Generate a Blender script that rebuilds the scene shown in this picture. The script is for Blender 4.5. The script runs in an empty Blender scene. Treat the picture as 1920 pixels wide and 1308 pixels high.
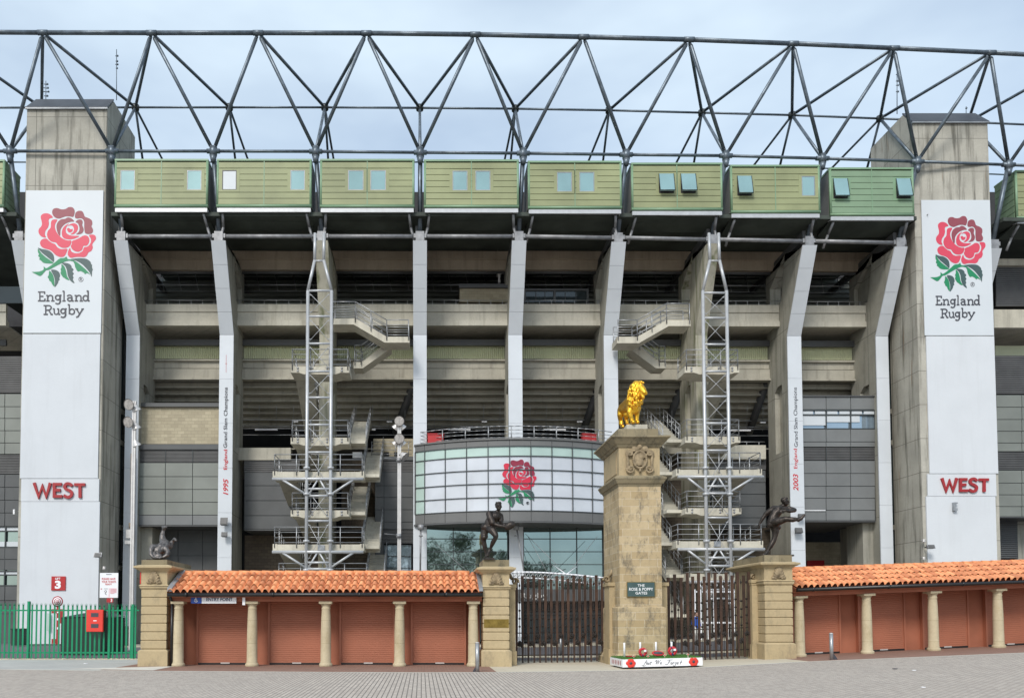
import bpy, math, random
from mathutils import Vector, Matrix
from mathutils.geometry import tessellate_polygon
random.seed(7)
R = math.radians
sc = bpy.context.scene
COL = sc.collection

# ------------------------------------------------------------------ camera
F, CX, CY, PITCH, EYE = 1550.0, 790.0, 1092.0, R(2.5), 1.65     # focal length and axis in photo pixels (1920 x 1308)
cam = bpy.data.cameras.new('camera')
cam.sensor_fit = 'HORIZONTAL'; cam.sensor_width = 36.0
cam.lens = F / 1920 * 36
cam.shift_x = (960 - CX) / 1920
cam.shift_y = (CY - 654) / 1920
cam.clip_end = 2000
camo = bpy.data.objects.new('camera', cam); COL.objects.link(camo)
camo.location = (0, 0, EYE); camo.rotation_euler = (R(90) + PITCH, 0, 0)
sc.camera = camo

# ------------------------------------------------------------------ sky and sun
SUN_EL, SUN_AZ = 40, 24          # sun stands behind the viewer, to the left
w = bpy.data.worlds.new('World'); sc.world = w; w.use_nodes = True
nt = w.node_tree; nt.nodes.clear()
def N(nt, t, **k):
    n = nt.nodes.new(t)
    for a, b in k.items(): setattr(n, a, b)
    return n
out = N(nt, 'ShaderNodeOutputWorld')
sky = N(nt, 'ShaderNodeTexSky', sky_type='NISHITA', sun_disc=False)
sky.sun_elevation = R(SUN_EL); sky.sun_rotation = R(180 + SUN_AZ)
sky.air_density = 1.0; sky.dust_density = 2.2; sky.ozone_density = 1.5
bg1 = N(nt, 'ShaderNodeBackground'); bg1.inputs['Strength'].default_value = 0.13
nt.links.new(sky.outputs[0], bg1.inputs['Color'])
bg2 = N(nt, 'ShaderNodeBackground'); bg2.inputs['Color'].default_value = (0.665, 0.79, 0.895, 1); bg2.inputs['Strength'].default_value = 0.85
tc = N(nt, 'ShaderNodeTexCoord'); mp = N(nt, 'ShaderNodeMapping'); mp.inputs['Scale'].default_value = (1.2, 1.2, 3.2)
mp.inputs['Rotation'].default_value = (0, 0.25, 0.4)
nz = N(nt, 'ShaderNodeTexNoise'); nz.inputs['Scale'].default_value = 1.5; nz.inputs['Detail'].default_value = 5; nz.inputs['Roughness'].default_value = .52
cr = N(nt, 'ShaderNodeValToRGB'); cr.color_ramp.elements[0].position = .36; cr.color_ramp.elements[1].position = .68
cr.color_ramp.elements[0].color = (.42, .42, .42, 1); cr.color_ramp.elements[1].color = (.97, .97, .97, 1)
mx = N(nt, 'ShaderNodeMixShader')
nt.links.new(tc.outputs['Generated'], mp.inputs[0]); nt.links.new(mp.outputs[0], nz.inputs['Vector'])
nt.links.new(nz.outputs['Fac'], cr.inputs[0]); nt.links.new(cr.outputs[0], mx.inputs[0])
nt.links.new(bg1.outputs[0], mx.inputs[1]); nt.links.new(bg2.outputs[0], mx.inputs[2]); nt.links.new(mx.outputs[0], out.inputs[0])
sun = bpy.data.lights.new('sun', 'SUN'); sun.energy = 1.7; sun.angle = R(16); sun.color = (1, .955, .89)
suno = bpy.data.objects.new('sun', sun); COL.objects.link(suno)
suno.rotation_euler = (R(90 - SUN_EL), 0, R(-SUN_AZ))
sc.view_settings.view_transform = 'Standard'; sc.view_settings.look = 'None'
sc.view_settings.exposure = 0.55; sc.view_settings.gamma = 1

# ------------------------------------------------------------------ helpers
cp, sp = math.cos(PITCH), math.sin(PITCH)
def P(x, y, Y):
    """world point seen at photo pixel (x, y) at distance Y in front of the viewer"""
    xc, yc = (x - CX) / F, (CY - y) / F
    t = Y / (cp - yc * sp)
    return Vector((xc * t, Y, EYE + t * (sp + yc * cp)))
def WX(x, y, Y): return P(x, y, Y).x
def WZ(y, Y): return P(CX, y, Y).z
YP = [(-200, 56), (0, 55.8), (788, 55.6), (966, 55.8), (1145, 56.1), (1317, 56.5), (1489, 57.0), (1654, 57.6), (1800, 58.2), (1920, 58.8), (2200, 60.5)]
def YF(x):
    """distance of the stand's front line, which curves away to the right"""
    for (a, b), (c, d) in zip(YP, YP[1:]):
        if x <= c: return b + (d - b) * (x - a) / (c - a)
    return YP[-1][1]
def G(X):
    """ground height: the street climbs gently to the right"""
    t = X - 7.7
    return 0.0 if t <= -1 else (0.0377 * (t + 1) ** 2 / 4 if t < 1 else 0.0377 * t)

class MB:
    def __init__(s): s.v = []; s.f = []; s.sm = []
    def add(s, vs, fs, smooth=False):
        o = len(s.v); s.v += [tuple(p) for p in vs]
        for f in fs: s.f.append([i + o for i in f]); s.sm.append(smooth)
        return s
    def hexa(s, p):     # front: bl br tr tl, back: bl br tr tl
        return s.add(p, [(0, 1, 2, 3), (5, 4, 7, 6), (4, 0, 3, 7), (1, 5, 6, 2), (3, 2, 6, 7), (4, 5, 1, 0)])
    def box(s, x0, x1, y0, y1, z0, z1):
        if x0 > x1: x0, x1 = x1, x0
        if y0 > y1: y0, y1 = y1, y0
        if z0 > z1: z0, z1 = z1, z0
        return s.hexa([(x0, y0, z0), (x1, y0, z0), (x1, y0, z1), (x0, y0, z1), (x0, y1, z0), (x1, y1, z0), (x1, y1, z1), (x0, y1, z1)])
    def px(s, x0, x1, yt, yb, Y, d, yref=None):     # box whose front face fills a photo rectangle at distance Y
        ym = yref if yref is not None else (yt + yb) / 2
        return s.box(WX(x0, ym, Y), WX(x1, ym, Y), Y, Y + d, WZ(yb, Y), WZ(yt, Y))
    def sl(s, xa, xb, yt, yb, da, db, ytb=None, ybb=None):      # slab that follows the curved front line, from da to db behind it
        ytb = yt if ytb is None else ytb; ybb = yb if ybb is None else ybb
        ym = (yt + yb) / 2
        fr = []
        for x, t, b in ((xa, yt, yb), (xb, ytb, ybb)):
            Y = YF(x) + da; X = WX(x, ym, Y)
            fr.append((X, Y, WZ(b, Y), WZ(t, Y), YF(x) + db))
        (X0, Y0, b0, t0, B0), (X1, Y1, b1, t1, B1) = fr
        return s.hexa([(X0, Y0, b0), (X1, Y1, b1), (X1, Y1, t1), (X0, Y0, t0), (X0, B0, b0), (X1, B1, b1), (X1, B1, t1), (X0, B0, t0)])
    def tube(s, a, b, r, n=8, r2=None, cap=True):
        a, b = Vector(a), Vector(b); d = b - a
        if d.length < 1e-6: return s
        d.normalize(); u = d.orthogonal().normalized(); w_ = d.cross(u); r2 = r if r2 is None else r2
        vs = []
        for c, q in ((a, r), (b, r2)):
            for i in range(n):
                t = 2 * math.pi * i / n; vs.append(c + (u * math.cos(t) + w_ * math.sin(t)) * q)
        s.add(vs, [(i, (i + 1) % n, (i + 1) % n + n, i + n) for i in range(n)], True)
        if cap:
            o = len(s.v) - 2 * n
            s.f.append([o + i for i in range(n)][::-1]); s.f.append([o + n + i for i in range(n)]); s.sm += [False, False]
        return s
    def path(s, pts, r, n=6):
        for a, b in zip(pts, pts[1:]): s.tube(a, b, r, n)
        return s
    def lathe(s, c, prof, n=16, axis='z'):      # prof: list of (radius, height)
        c = Vector(c); vs = []
        for r, h in prof:
            for i in range(n):
                t = 2 * math.pi * i / n
                if axis == 'z': vs.append(c + Vector((r * math.cos(t), r * math.sin(t), h)))
                else: vs.append(c + Vector((r * math.cos(t), h, r * math.sin(t))))
        fs = []
        for k in range(len(prof) - 1):
            for i in range(n):
                j = (i + 1) % n; fs.append((k * n + i, k * n + j, (k + 1) * n + j, (k + 1) * n + i))
        s.add(vs, fs, True); o = len(s.v) - n * len(prof)
        s.f.append([o + i for i in range(n)][::-1]); s.f.append([len(s.v) - n + i for i in range(n)]); s.sm += [False, False]
        return s
    def ball(s, c, r, sc3=(1, 1, 1), nu=10, nv=7, rot=None):
        vs = []; c = Vector(c)
        for j in range(1, nv):
            ph = math.pi * j / nv
            for i in range(nu):
                t = 2 * math.pi * i / nu
                q = Vector((r * sc3[0] * math.sin(ph) * math.cos(t), r * sc3[1] * math.sin(ph) * math.sin(t), r * sc3[2] * math.cos(ph)))
                vs.append(c + (rot @ q if rot else q))
        top = Vector((0, 0, r * sc3[2])); top = rot @ top if rot else top
        vs += [c + top, c - top]; T_, B_ = len(vs) - 2, len(vs) - 1; fs = []
        for j in range(nv - 2):
            for i in range(nu):
                k = (i + 1) % nu; fs.append((j * nu + i, (j + 1) * nu + i, (j + 1) * nu + k, j * nu + k))
        for i in range(nu):
            k = (i + 1) % nu; fs.append((T_, i, k)); fs.append((B_, (nv - 2) * nu + k, (nv - 2) * nu + i))
        return s.add(vs, fs, True)
    def prism(s, poly, off, holes=()):      # planar polygon pushed by a vector, with holes
        off = Vector(off); loops = [[Vector(p) for p in l] for l in [poly, *holes]]
        flat = [p for l in loops for p in l]; n = len(flat)
        tri = tessellate_polygon(loops)
        s.add([*flat, *[p + off for p in flat]], [], False); o = len(s.v) - 2 * n
        nrm = None
        for t in tri:
            nn = (flat[t[1]] - flat[t[0]]).cross(flat[t[2]] - flat[t[0]])
            t = list(t) if nn.dot(off) < 0 else list(t)[::-1]
            s.f.append([o + i for i in t]); s.f.append([o + n + i for i in t[::-1]]); s.sm += [False, False]
        st = 0
        for l in loops:
            m = len(l)
            for i in range(m):
                j = (i + 1) % m; s.f.append([o + st + i, o + st + j, o + n + st + j, o + n + st + i]); s.sm.append(False)
            st += m
        return s
    def build(s, name, mat, parent=None):
        me = bpy.data.meshes.new(name); me.from_pydata(s.v, [], s.f); me.polygons.foreach_set('use_smooth', s.sm)
        me.materials.append(mat); me.validate(); me.update()
        o = bpy.data.objects.new(name, me); COL.objects.link(o)
        if parent: adopt(o, parent)
        return o
def adopt(o, parent):
    o.parent = parent; g = parent
    m = Matrix.Identity(4)
    while g: m = Matrix.Translation(-Vector(g.location)) @ m if g.type == 'EMPTY' else m; g = g.parent
    o.matrix_parent_inverse = m if parent.type == 'EMPTY' else Matrix.Identity(4)
def tag(o, label, cat, group=None):
    o['label'] = label; o['category'] = cat
    if group: o['group'] = group
    return o
def thing(name, label, cat, loc=(0, 0, 0), group=None):
    o = bpy.data.objects.new(name, None); COL.objects.link(o); o.location = loc; o.empty_display_size = .2
    return tag(o, label, cat, group)
def struct(o, label=None):
    o['kind'] = 'structure'
    if label: o['label'] = label
    return o

# ------------------------------------------------------------------ materials
def newmat(name):
    m = bpy.data.materials.new(name); m.use_nodes = True; nt = m.node_tree
    return m, nt, nt.nodes['Principled BSDF']
def mapped(nt, scale=(1, 1, 1), wall=False):
    tc = N(nt, 'ShaderNodeTexCoord')
    src = tc.outputs['Object']
    if wall:            # wall coordinates: along the wall, up
        sx = N(nt, 'ShaderNodeSeparateXYZ'); nt.links.new(src, sx.inputs[0])
        ad = N(nt, 'ShaderNodeMath'); nt.links.new(sx.outputs[0], ad.inputs[0]); nt.links.new(sx.outputs[1], ad.inputs[1])
        cb = N(nt, 'ShaderNodeCombineXYZ'); nt.links.new(ad.outputs[0], cb.inputs[0]); nt.links.new(sx.outputs[2], cb.inputs[1]); src = cb.outputs[0]
    mp = N(nt, 'ShaderNodeMapping'); mp.inputs['Scale'].default_value = scale; nt.links.new(src, mp.inputs[0])
    return mp.outputs[0]
def noise(nt, vec, scale, detail=4, rough=.55):
    n = N(nt, 'ShaderNodeTexNoise'); n.inputs['Scale'].default_value = scale; n.inputs['Detail'].default_value = detail; n.inputs['Roughness'].default_value = rough
    nt.links.new(vec, n.inputs['Vector']); return n.outputs['Fac']
def ramp(nt, fac, p0, p1, c0=(0, 0, 0, 1), c1=(1, 1, 1, 1)):
    r = N(nt, 'ShaderNodeValToRGB'); r.color_ramp.elements[0].position = p0; r.color_ramp.elements[1].position = p1
    r.color_ramp.elements[0].color = c0; r.color_ramp.elements[1].color = c1; nt.links.new(fac, r.inputs[0]); return r.outputs[0]
def mixc(nt, fac, a, b, mode='MIX'):
    m = N(nt, 'ShaderNodeMix', data_type='RGBA', blend_type=mode)
    for v, i in ((fac, 0), (a, 6), (b, 7)):
        if hasattr(v, 'is_output') or isinstance(v, bpy.types.NodeSocket): nt.links.new(v, m.inputs[i])
        elif i == 0: m.inputs[0].default_value = v
        else: m.inputs[i].default_value = (*v, 1) if len(v) == 3 else v
    return m.outputs[2]
def c4(c): return (*c, 1)
def plain(name, col, rough=.6, metal=0.0, var=.12, scale=3.0, bump=0.0, spec=.5, fine=0):
    m, nt, b = newmat(name); v = mapped(nt)
    f = noise(nt, v, scale)
    lo = tuple(c * (1 - var) for c in col); hi = tuple(min(1, c * (1 + var)) for c in col)
    c = ramp(nt, f, .32, .68, c4(lo), c4(hi)); nt.links.new(c, b.inputs['Base Color'])
    b.inputs['Roughness'].default_value = rough; b.inputs['Metallic'].default_value = metal
    b.inputs['Specular IOR Level'].default_value = spec
    if bump:
        bn = N(nt, 'ShaderNodeBump'); bn.inputs['Strength'].default_value = bump; bn.inputs['Distance'].default_value = .02
        nt.links.new(noise(nt, v, fine or scale * 6, 6, .65), bn.inputs['Height']); nt.links.new(bn.outputs[0], b.inputs['Normal'])
    return m
def concrete(name, col, streak=.45, joints=None, rust=False, moss=0, dirt=(.13, .12, .10), s0=.52, s1=.74, vb=.2):
    m, nt, b = newmat(name); v = mapped(nt)
    big = noise(nt, v, .45, 5, .6); fine = noise(nt, v, 9, 5, .7)
    c = ramp(nt, big, .3, .7, c4([x * (1 - vb) for x in col]), c4([x * (1 + vb * .8) for x in col]))
    c = mixc(nt, ramp(nt, fine, .35, .75, (0, 0, 0, 1), (vb * 1.7, vb * 1.7, vb * 1.7, 1)), c, tuple(x * .62 for x in col))
    vs = mapped(nt, (1.6, 1.6, .12)); st = noise(nt, vs, 1.3, 6, .65)
    c = mixc(nt, ramp(nt, st, s0, s1, (0, 0, 0, 1), (streak, streak, streak, 1)), c, dirt)
    if rust:
        rv = mapped(nt, (3.2, 3.2, .22)); rr = noise(nt, rv, 1.1, 3, .5)
        c = mixc(nt, ramp(nt, rr, .69, .75, (0, 0, 0, 1), (.7, .7, .7, 1)), c, (.20, .10, .035))
    if moss:
        mv = mapped(nt, (2.4, 2.4, .3)); mr = noise(nt, mv, .9, 4, .5)
        c = mixc(nt, ramp(nt, mr, .5, .66, (0, 0, 0, 1), (moss, moss, moss, 1)), c, (.11, .13, .045))
    if joints:
        wv = mapped(nt, (1, 1, 1), True); br = N(nt, 'ShaderNodeTexBrick'); nt.links.new(wv, br.inputs['Vector'])
        br.inputs['Scale'].default_value = 1; br.inputs['Brick Width'].default_value = joints[0]; br.inputs['Row Height'].default_value = joints[1]
        br.inputs['Mortar Size'].default_value = .018; br.offset = 0
        c = mixc(nt, br.outputs['Fac'], c, tuple(x * .35 for x in col))
    nt.links.new(c, b.inputs['Base Color']); b.inputs['Roughness'].default_value = .88; b.inputs['Specular IOR Level'].default_value = .3
    bn = N(nt, 'ShaderNodeBump'); bn.inputs['Strength'].default_value = .35; bn.inputs['Distance'].default_value = .02
    nt.links.new(fine, bn.inputs['Height']); nt.links.new(bn.outputs[0], b.inputs['Normal'])
    return m
def masonry(name, c1, c2, mortar, bw, bh, ms=.008, stain=0.0, stainc=(.07, .06, .05), flat=False, squash=1.0, bumpd=.012, off=.5, vscale=.6, swap=False):
    m, nt, b = newmat(name); wv = mapped(nt, (1, 1, 1), not flat); v = mapped(nt)
    if swap: wv.node.inputs['Rotation'].default_value = (0, 0, R(90))
    br = N(nt, 'ShaderNodeTexBrick'); nt.links.new(wv, br.inputs['Vector']); br.offset = off
    br.inputs['Scale'].default_value = 1; br.inputs['Brick Width'].default_value = bw; br.inputs['Row Height'].default_value = bh
    br.inputs['Mortar Size'].default_value = ms; br.inputs['Mortar Smooth'].default_value = .2
    br.inputs['Color1'].default_value = c4(c1); br.inputs['Color2'].default_value = c4(c2); br.inputs['Mortar'].default_value = c4(mortar)
    c = br.outputs['Color']
    f = noise(nt, v, vscale * 14, 5, .7)
    c = mixc(nt, ramp(nt, f, .3, .75, (0, 0, 0, 1), (.45, .45, .45, 1)), c, tuple(x * .6 for x in c1))
    big = noise(nt, v, vscale, 4)
    c = mixc(nt, ramp(nt, big, .35, .7, (0, 0, 0, 1), (.3, .3, .3, 1)), c, tuple(x * .75 for x in c2))
    if stain:
        s1 = noise(nt, mapped(nt, (1.3, 1.3, .7)), 1.7, 8, .78)
        c = mixc(nt, ramp(nt, s1, .50, .66, (0, 0, 0, 1), (stain, stain, stain, 1)), c, stainc)
    nt.links.new(c, b.inputs['Base Color']); b.inputs['Roughness'].default_value = .9; b.inputs['Specular IOR Level'].default_value = .25
    bn = N(nt, 'ShaderNodeBump'); bn.inputs['Strength'].default_value = .5; bn.inputs['Distance'].default_value = bumpd; bn.invert = True
    nt.links.new(br.outputs['Fac'], bn.inputs['Height'])
    b2 = N(nt, 'ShaderNodeBump'); b2.inputs['Strength'].default_value = .3; b2.inputs['Distance'].default_value = .01
    nt.links.new(f, b2.inputs['Height']); nt.links.new(bn.outputs[0], b2.inputs['Normal']); nt.links.new(b2.outputs[0], b.inputs['Normal'])
    return m

M = {}
M['conc'] = concrete('concrete', (.42, .40, .335), .55)
M['conc_tower'] = concrete('tower concrete', (.43, .415, .36), .95, joints=(4.6, 2.3), rust=True, dirt=(.11, .105, .085), s0=.50, s1=.70)
M['conc_side'] = concrete('fin concrete', (.355, .345, .295), .75, joints=(7, 4.4), dirt=(.10, .10, .08))
M['conc_light'] = concrete('pale precast concrete', (.56, .53, .44), .4)
M['conc_beam'] = concrete('beam concrete', (.52, .50, .425), .65, dirt=(.26, .24, .185))
M['conc_moss'] = concrete('mossy concrete', (.44, .42, .34), .5, moss=.75)
M['soffit'] = concrete('soffit concrete', (.47, .44, .37), .3, joints=(1.6, 50))
M['raker'] = concrete('terrace concrete', (.45, .43, .365), .5)
M['white'] = plain('white cladding', (.575, .61, .645), .38, 0, .05, .5, .15)
M['white_paint'] = concrete('white painted render', (.605, .635, .665), .12, dirt=(.36, .37, .37), vb=.035)
M['banner'] = plain('banner fabric', (.585, .625, .655), .5, 0, .02, .4)
M['galv'] = plain('galvanised truss steel', (.12, .148, .175), .42, .5, .28, 2.5)
M['galv2'] = plain('grey brace steel', (.26, .265, .275), .5, .3, .25, 2.5)
M['mast'] = plain('pale grey steel', (.45, .465, .48), .4, .25, .08, 3)
M['rail'] = plain('galvanised rail', (.36, .37, .38), .42, .6, .15, 5)
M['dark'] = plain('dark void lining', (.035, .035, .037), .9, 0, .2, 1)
M['darkgrey'] = plain('dark grey panel', (.085, .09, .092), .55, 0, .16, .5)
M['grey'] = plain('grey panel', (.19, .205, .185), .5, 0, .12, .4)
M['grey_r'] = plain('grey panel right', (.17, .178, .178), .5, 0, .12, .4)
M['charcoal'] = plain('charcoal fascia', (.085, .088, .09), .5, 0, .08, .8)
M['fascia'] = plain('drum fascia', (.14, .142, .14), .5, 0, .08, .8)
M['louvre'] = plain('louvre', (.10, .10, .10), .55, .1, .15, 1)
M['mullion'] = plain('mullion', (.05, .058, .06), .45, .2, .05, 1)
M['olive'] = plain('olive pod cladding', (.265, .29, .15), .55, 0, .16, .35)
M['green_pod'] = plain('green pod cladding', (.19, .285, .18), .5, 0, .12, .35)
M['trim'] = plain('green pod trim', (.19, .31, .19), .45, 0, .08, 1)
M['podgap'] = plain('pod joint', (.06, .075, .04), .8)
M['podside'] = plain('pod side', (.15, .155, .15), .7, 0, .2, .7)
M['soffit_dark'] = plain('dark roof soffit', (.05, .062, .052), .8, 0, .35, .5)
M['brownpanel'] = concrete('brown deck', (.38, .31, .235), .5)
M['rib'] = plain('pale green ribbed sheet', (.60, .62, .42), .6, 0, .06, .6)
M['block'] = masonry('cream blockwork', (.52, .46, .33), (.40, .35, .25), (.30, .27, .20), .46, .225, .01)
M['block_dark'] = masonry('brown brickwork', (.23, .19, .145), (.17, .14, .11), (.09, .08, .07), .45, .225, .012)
M['ashlar'] = masonry('ashlar stone', (.56, .45, .285), (.40, .30, .165), (.62, .54, .40), .62, .27, .010, .9, (.11, .10, .082))
M['stone'] = masonry('pier stone', (.51, .41, .25), (.44, .345, .205), (.3, .25, .16), 6, 9, .004, .5, (.17, .15, .11), vscale=1.1)
M['stone_top'] = masonry('weathered capstone', (.33, .28, .185), (.24, .20, .125), (.2, .17, .11), .75, 5, .008, .85, (.085, .08, .06))
M['stone_dark'] = plain('carved stone', (.27, .21, .13), .9, 0, .35, 6, .4)
M['colstone'] = masonry('column stone', (.58, .50, .345), (.52, .44, .29), (.4, .33, .2), 9, .8, .006, .3, (.30, .22, .10))
M['bronze'] = plain('bronze', (.05, .042, .037), .38, .7, .45, 7, .5, .5, 30)
M['bronze_grey'] = plain('weathered grey bronze', (.13, .12, .115), .42, .6, .5, 9, .5, .5, 30)
M['gold'] = plain('gilding', (.83, .46, .045), .31, .97, .2, 7, .6, .5, 20)
M['tile'] = None
M['terracotta'] = plain('terracotta ridge', (.70, .27, .11), .7, 0, .2, 3, .2)
M['shutter'] = plain('rust red shutter', (.36, .13, .074), .6, 0, .16, .35)
M['wall_red'] = plain('rust red render', (.34, .12, .067), .8, 0, .16, .8, .1)
M['black'] = plain('black gutter', (.012, .012, .013), .35)
M['corten'] = plain('weathered brown steel', (.05, .025, .015), .75, 0, .5, 2.2, .3)
M['iron'] = plain('black wrought iron', (.016, .012, .010), .7, 0, .2, 8)
M['green'] = plain('green paint', (.0, .235, .105), .42, 0, .1, 2)
M['green_dark'] = plain('dark green container', (.006, .028, .018), .6)
M['red'] = plain('red sign', (.42, .018, .02), .5, 0, .05, 2)
M['redbox'] = plain('red plastic', (.68, .045, .03), .38, 0, .05, 2)
M['rose_pink'] = plain('rose petal red', (.62, .055, .10), .5, 0, .03, 1)
M['rose_red'] = plain('rose petal strong red', (.56, .014, .05), .5, 0, .03, 1)
M['rose_dark'] = plain('rose petal maroon', (.26, .055, .075), .5, 0, .03, 1)
M['leaf_green'] = plain('emblem green', (.008, .22, .09), .5, 0, .03, 1)
M['leaf_dark'] = plain('emblem dark', (.045, .085, .085), .5, 0, .03, 1)
M['ink'] = plain('dark ink', (.05, .052, .065), .5, 0, .03, 1)
M['inkblue'] = plain('navy ink', (.01, .02, .10), .5, 0, .03, 1)
M['blue'] = plain('blue sign', (.01, .06, .32), .45)
M['redtext'] = plain('red lettering', (.50, .02, .03), .5, 0, .03, 1)
M['westred'] = plain('west red', (.33, .018, .022), .45, 0, .08, 1)
M['signwhite'] = plain('sign white', (.82, .83, .85), .4, 0, .02, 1)
M['lamp'] = plain('lamp housing', (.60, .58, .56), .3, .4, .08, 3)
M['lampglass'] = plain('lamp glass', (.40, .38, .36), .12, .1, .3, 9)
M['brass'] = plain('brass plate', (.30, .21, .055), .3, .8, .25, 7)
M['plaque'] = plain('green slate plaque', (.045, .085, .085), .5)
M['turf'] = plain('artificial turf', (.05, .15, .02), .9, 0, .3, 20, .6)
M['lead'] = plain('lead flashing', (.30, .32, .34), .5, .3, .15, 3)
M['skin'] = plain('skin', (.5, .3, .22), .5); M['jacket'] = plain('blue jacket', (.02, .09, .42), .7)
M['trouser'] = plain('pale trousers', (.55, .53, .48), .8); M['hair'] = plain('dark hair', (.02, .015, .012), .7)
M['shoe'] = M['black']
M['roofcap'] = plain('slate roof sheet', (.045, .05, .06), .5)
M['blind'] = plain('white roller blind', (.56, .60, .63), .5, 0, .03, 1)
M['leafmat'] = plain('tree foliage', (.055, .10, .025), .6, 0, .5, .8)
M['bark'] = plain('bark', (.10, .075, .05), .9, 0, .3, 3, .5)
M['bollard'] = plain('brushed steel', (.34, .35, .36), .38, .6, .1, 4)
def glassmat(name, tint, rough=.03, metal=.62):
    m, nt, b = newmat(name); v = mapped(nt)
    f = noise(nt, v, .35, 3); c = ramp(nt, f, .3, .7, c4([x * .85 for x in tint]), c4([min(1, x * 1.1) for x in tint]))
    nt.links.new(c, b.inputs['Base Color']); b.inputs['Roughness'].default_value = rough; b.inputs['Metallic'].default_value = metal
    bn = N(nt, 'ShaderNodeBump'); bn.inputs['Strength'].default_value = .04; bn.inputs['Distance'].default_value = .05
    nt.links.new(noise(nt, v, .9, 2), bn.inputs['Height']); nt.links.new(bn.outputs[0], b.inputs['Normal'])
    return m
M['glass'] = glassmat('coated green glass', (.27, .35, .345), .02, .92)
M['glass_dark'] = glassmat('dark window glass', (.05, .065, .07), .05, .35)
M['glass_pod'] = glassmat('pod window glass', (.27, .43, .44), .12, .3)
M['glass_mint'] = glassmat('mint spandrel glass', (.44, .57, .52), .12, .12)
M['glass_white'] = glassmat('white backed glass', (.57, .60, .645), .14, .1)
M['glass_blue'] = glassmat('blue window glass', (.33, .42, .50))
# roof tiles: every tile its own shade
m, nt, b = newmat('terracotta tiles'); at = N(nt, 'ShaderNodeAttribute'); at.attribute_name = 'tile_id'
wn = N(nt, 'ShaderNodeTexWhiteNoise'); wn.noise_dimensions = '1D'; nt.links.new(at.outputs['Fac'], wn.inputs['W'])
c = ramp(nt, wn.outputs['Value'], 0, 1, (.50, .18, .08, 1), (.84, .37, .17, 1))
f = noise(nt, mapped(nt), 9, 5, .7); c = mixc(nt, ramp(nt, f, .5, .8, (0, 0, 0, 1), (.5, .5, .5, 1)), c, (.40, .15, .07))
f2 = noise(nt, mapped(nt), 1.3, 6, .7); c = mixc(nt, ramp(nt, f2, .56, .72, (0, 0, 0, 1), (.28, .28, .28, 1)), c, (.20, .14, .09))
nt.links.new(c, b.inputs['Base Color']); b.inputs['Roughness'].default_value = .72
bn = N(nt, 'ShaderNodeBump'); bn.inputs['Strength'].default_value = .3; bn.inputs['Distance'].default_value = .01
nt.links.new(f, bn.inputs['Height']); nt.links.new(bn.outputs[0], b.inputs['Normal']); M['tile'] = m
# paving
M['pave'] = masonry('grey block paving', (.63, .56, .485), (.48, .42, .365), (.12, .11, .10), .205, .105, .013, .35, (.24, .225, .205), flat=True, vscale=.25, swap=True)
M['pave_red'] = masonry('red brick paving', (.34, .20, .15), (.27, .16, .12), (.17, .12, .10), .21, .105, .006, 0, flat=True, vscale=.4)
M['pave_cream'] = masonry('cream flagstones', (.62, .56, .44), (.56, .50, .39), (.45, .40, .32), 1.8, 1.2, .006, .2, (.42, .38, .3), flat=True, vscale=.4)
M['pave_pale'] = masonry('pale slab paving', (.50, .50, .47), (.44, .44, .42), (.32, .32, .30), .62, .42, .008, .3, (.33, .33, .31), flat=True, vscale=.4)
M['kerb'] = plain('kerb line stone', (.60, .57, .50), .85, 0, .1, 2)
M['asphalt'] = plain('asphalt', (.12, .115, .12), .9, 0, .12, 4, .2)
M['sand'] = plain('buff paving', (.55, .49, .37), .9, 0, .12, 1)
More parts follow.
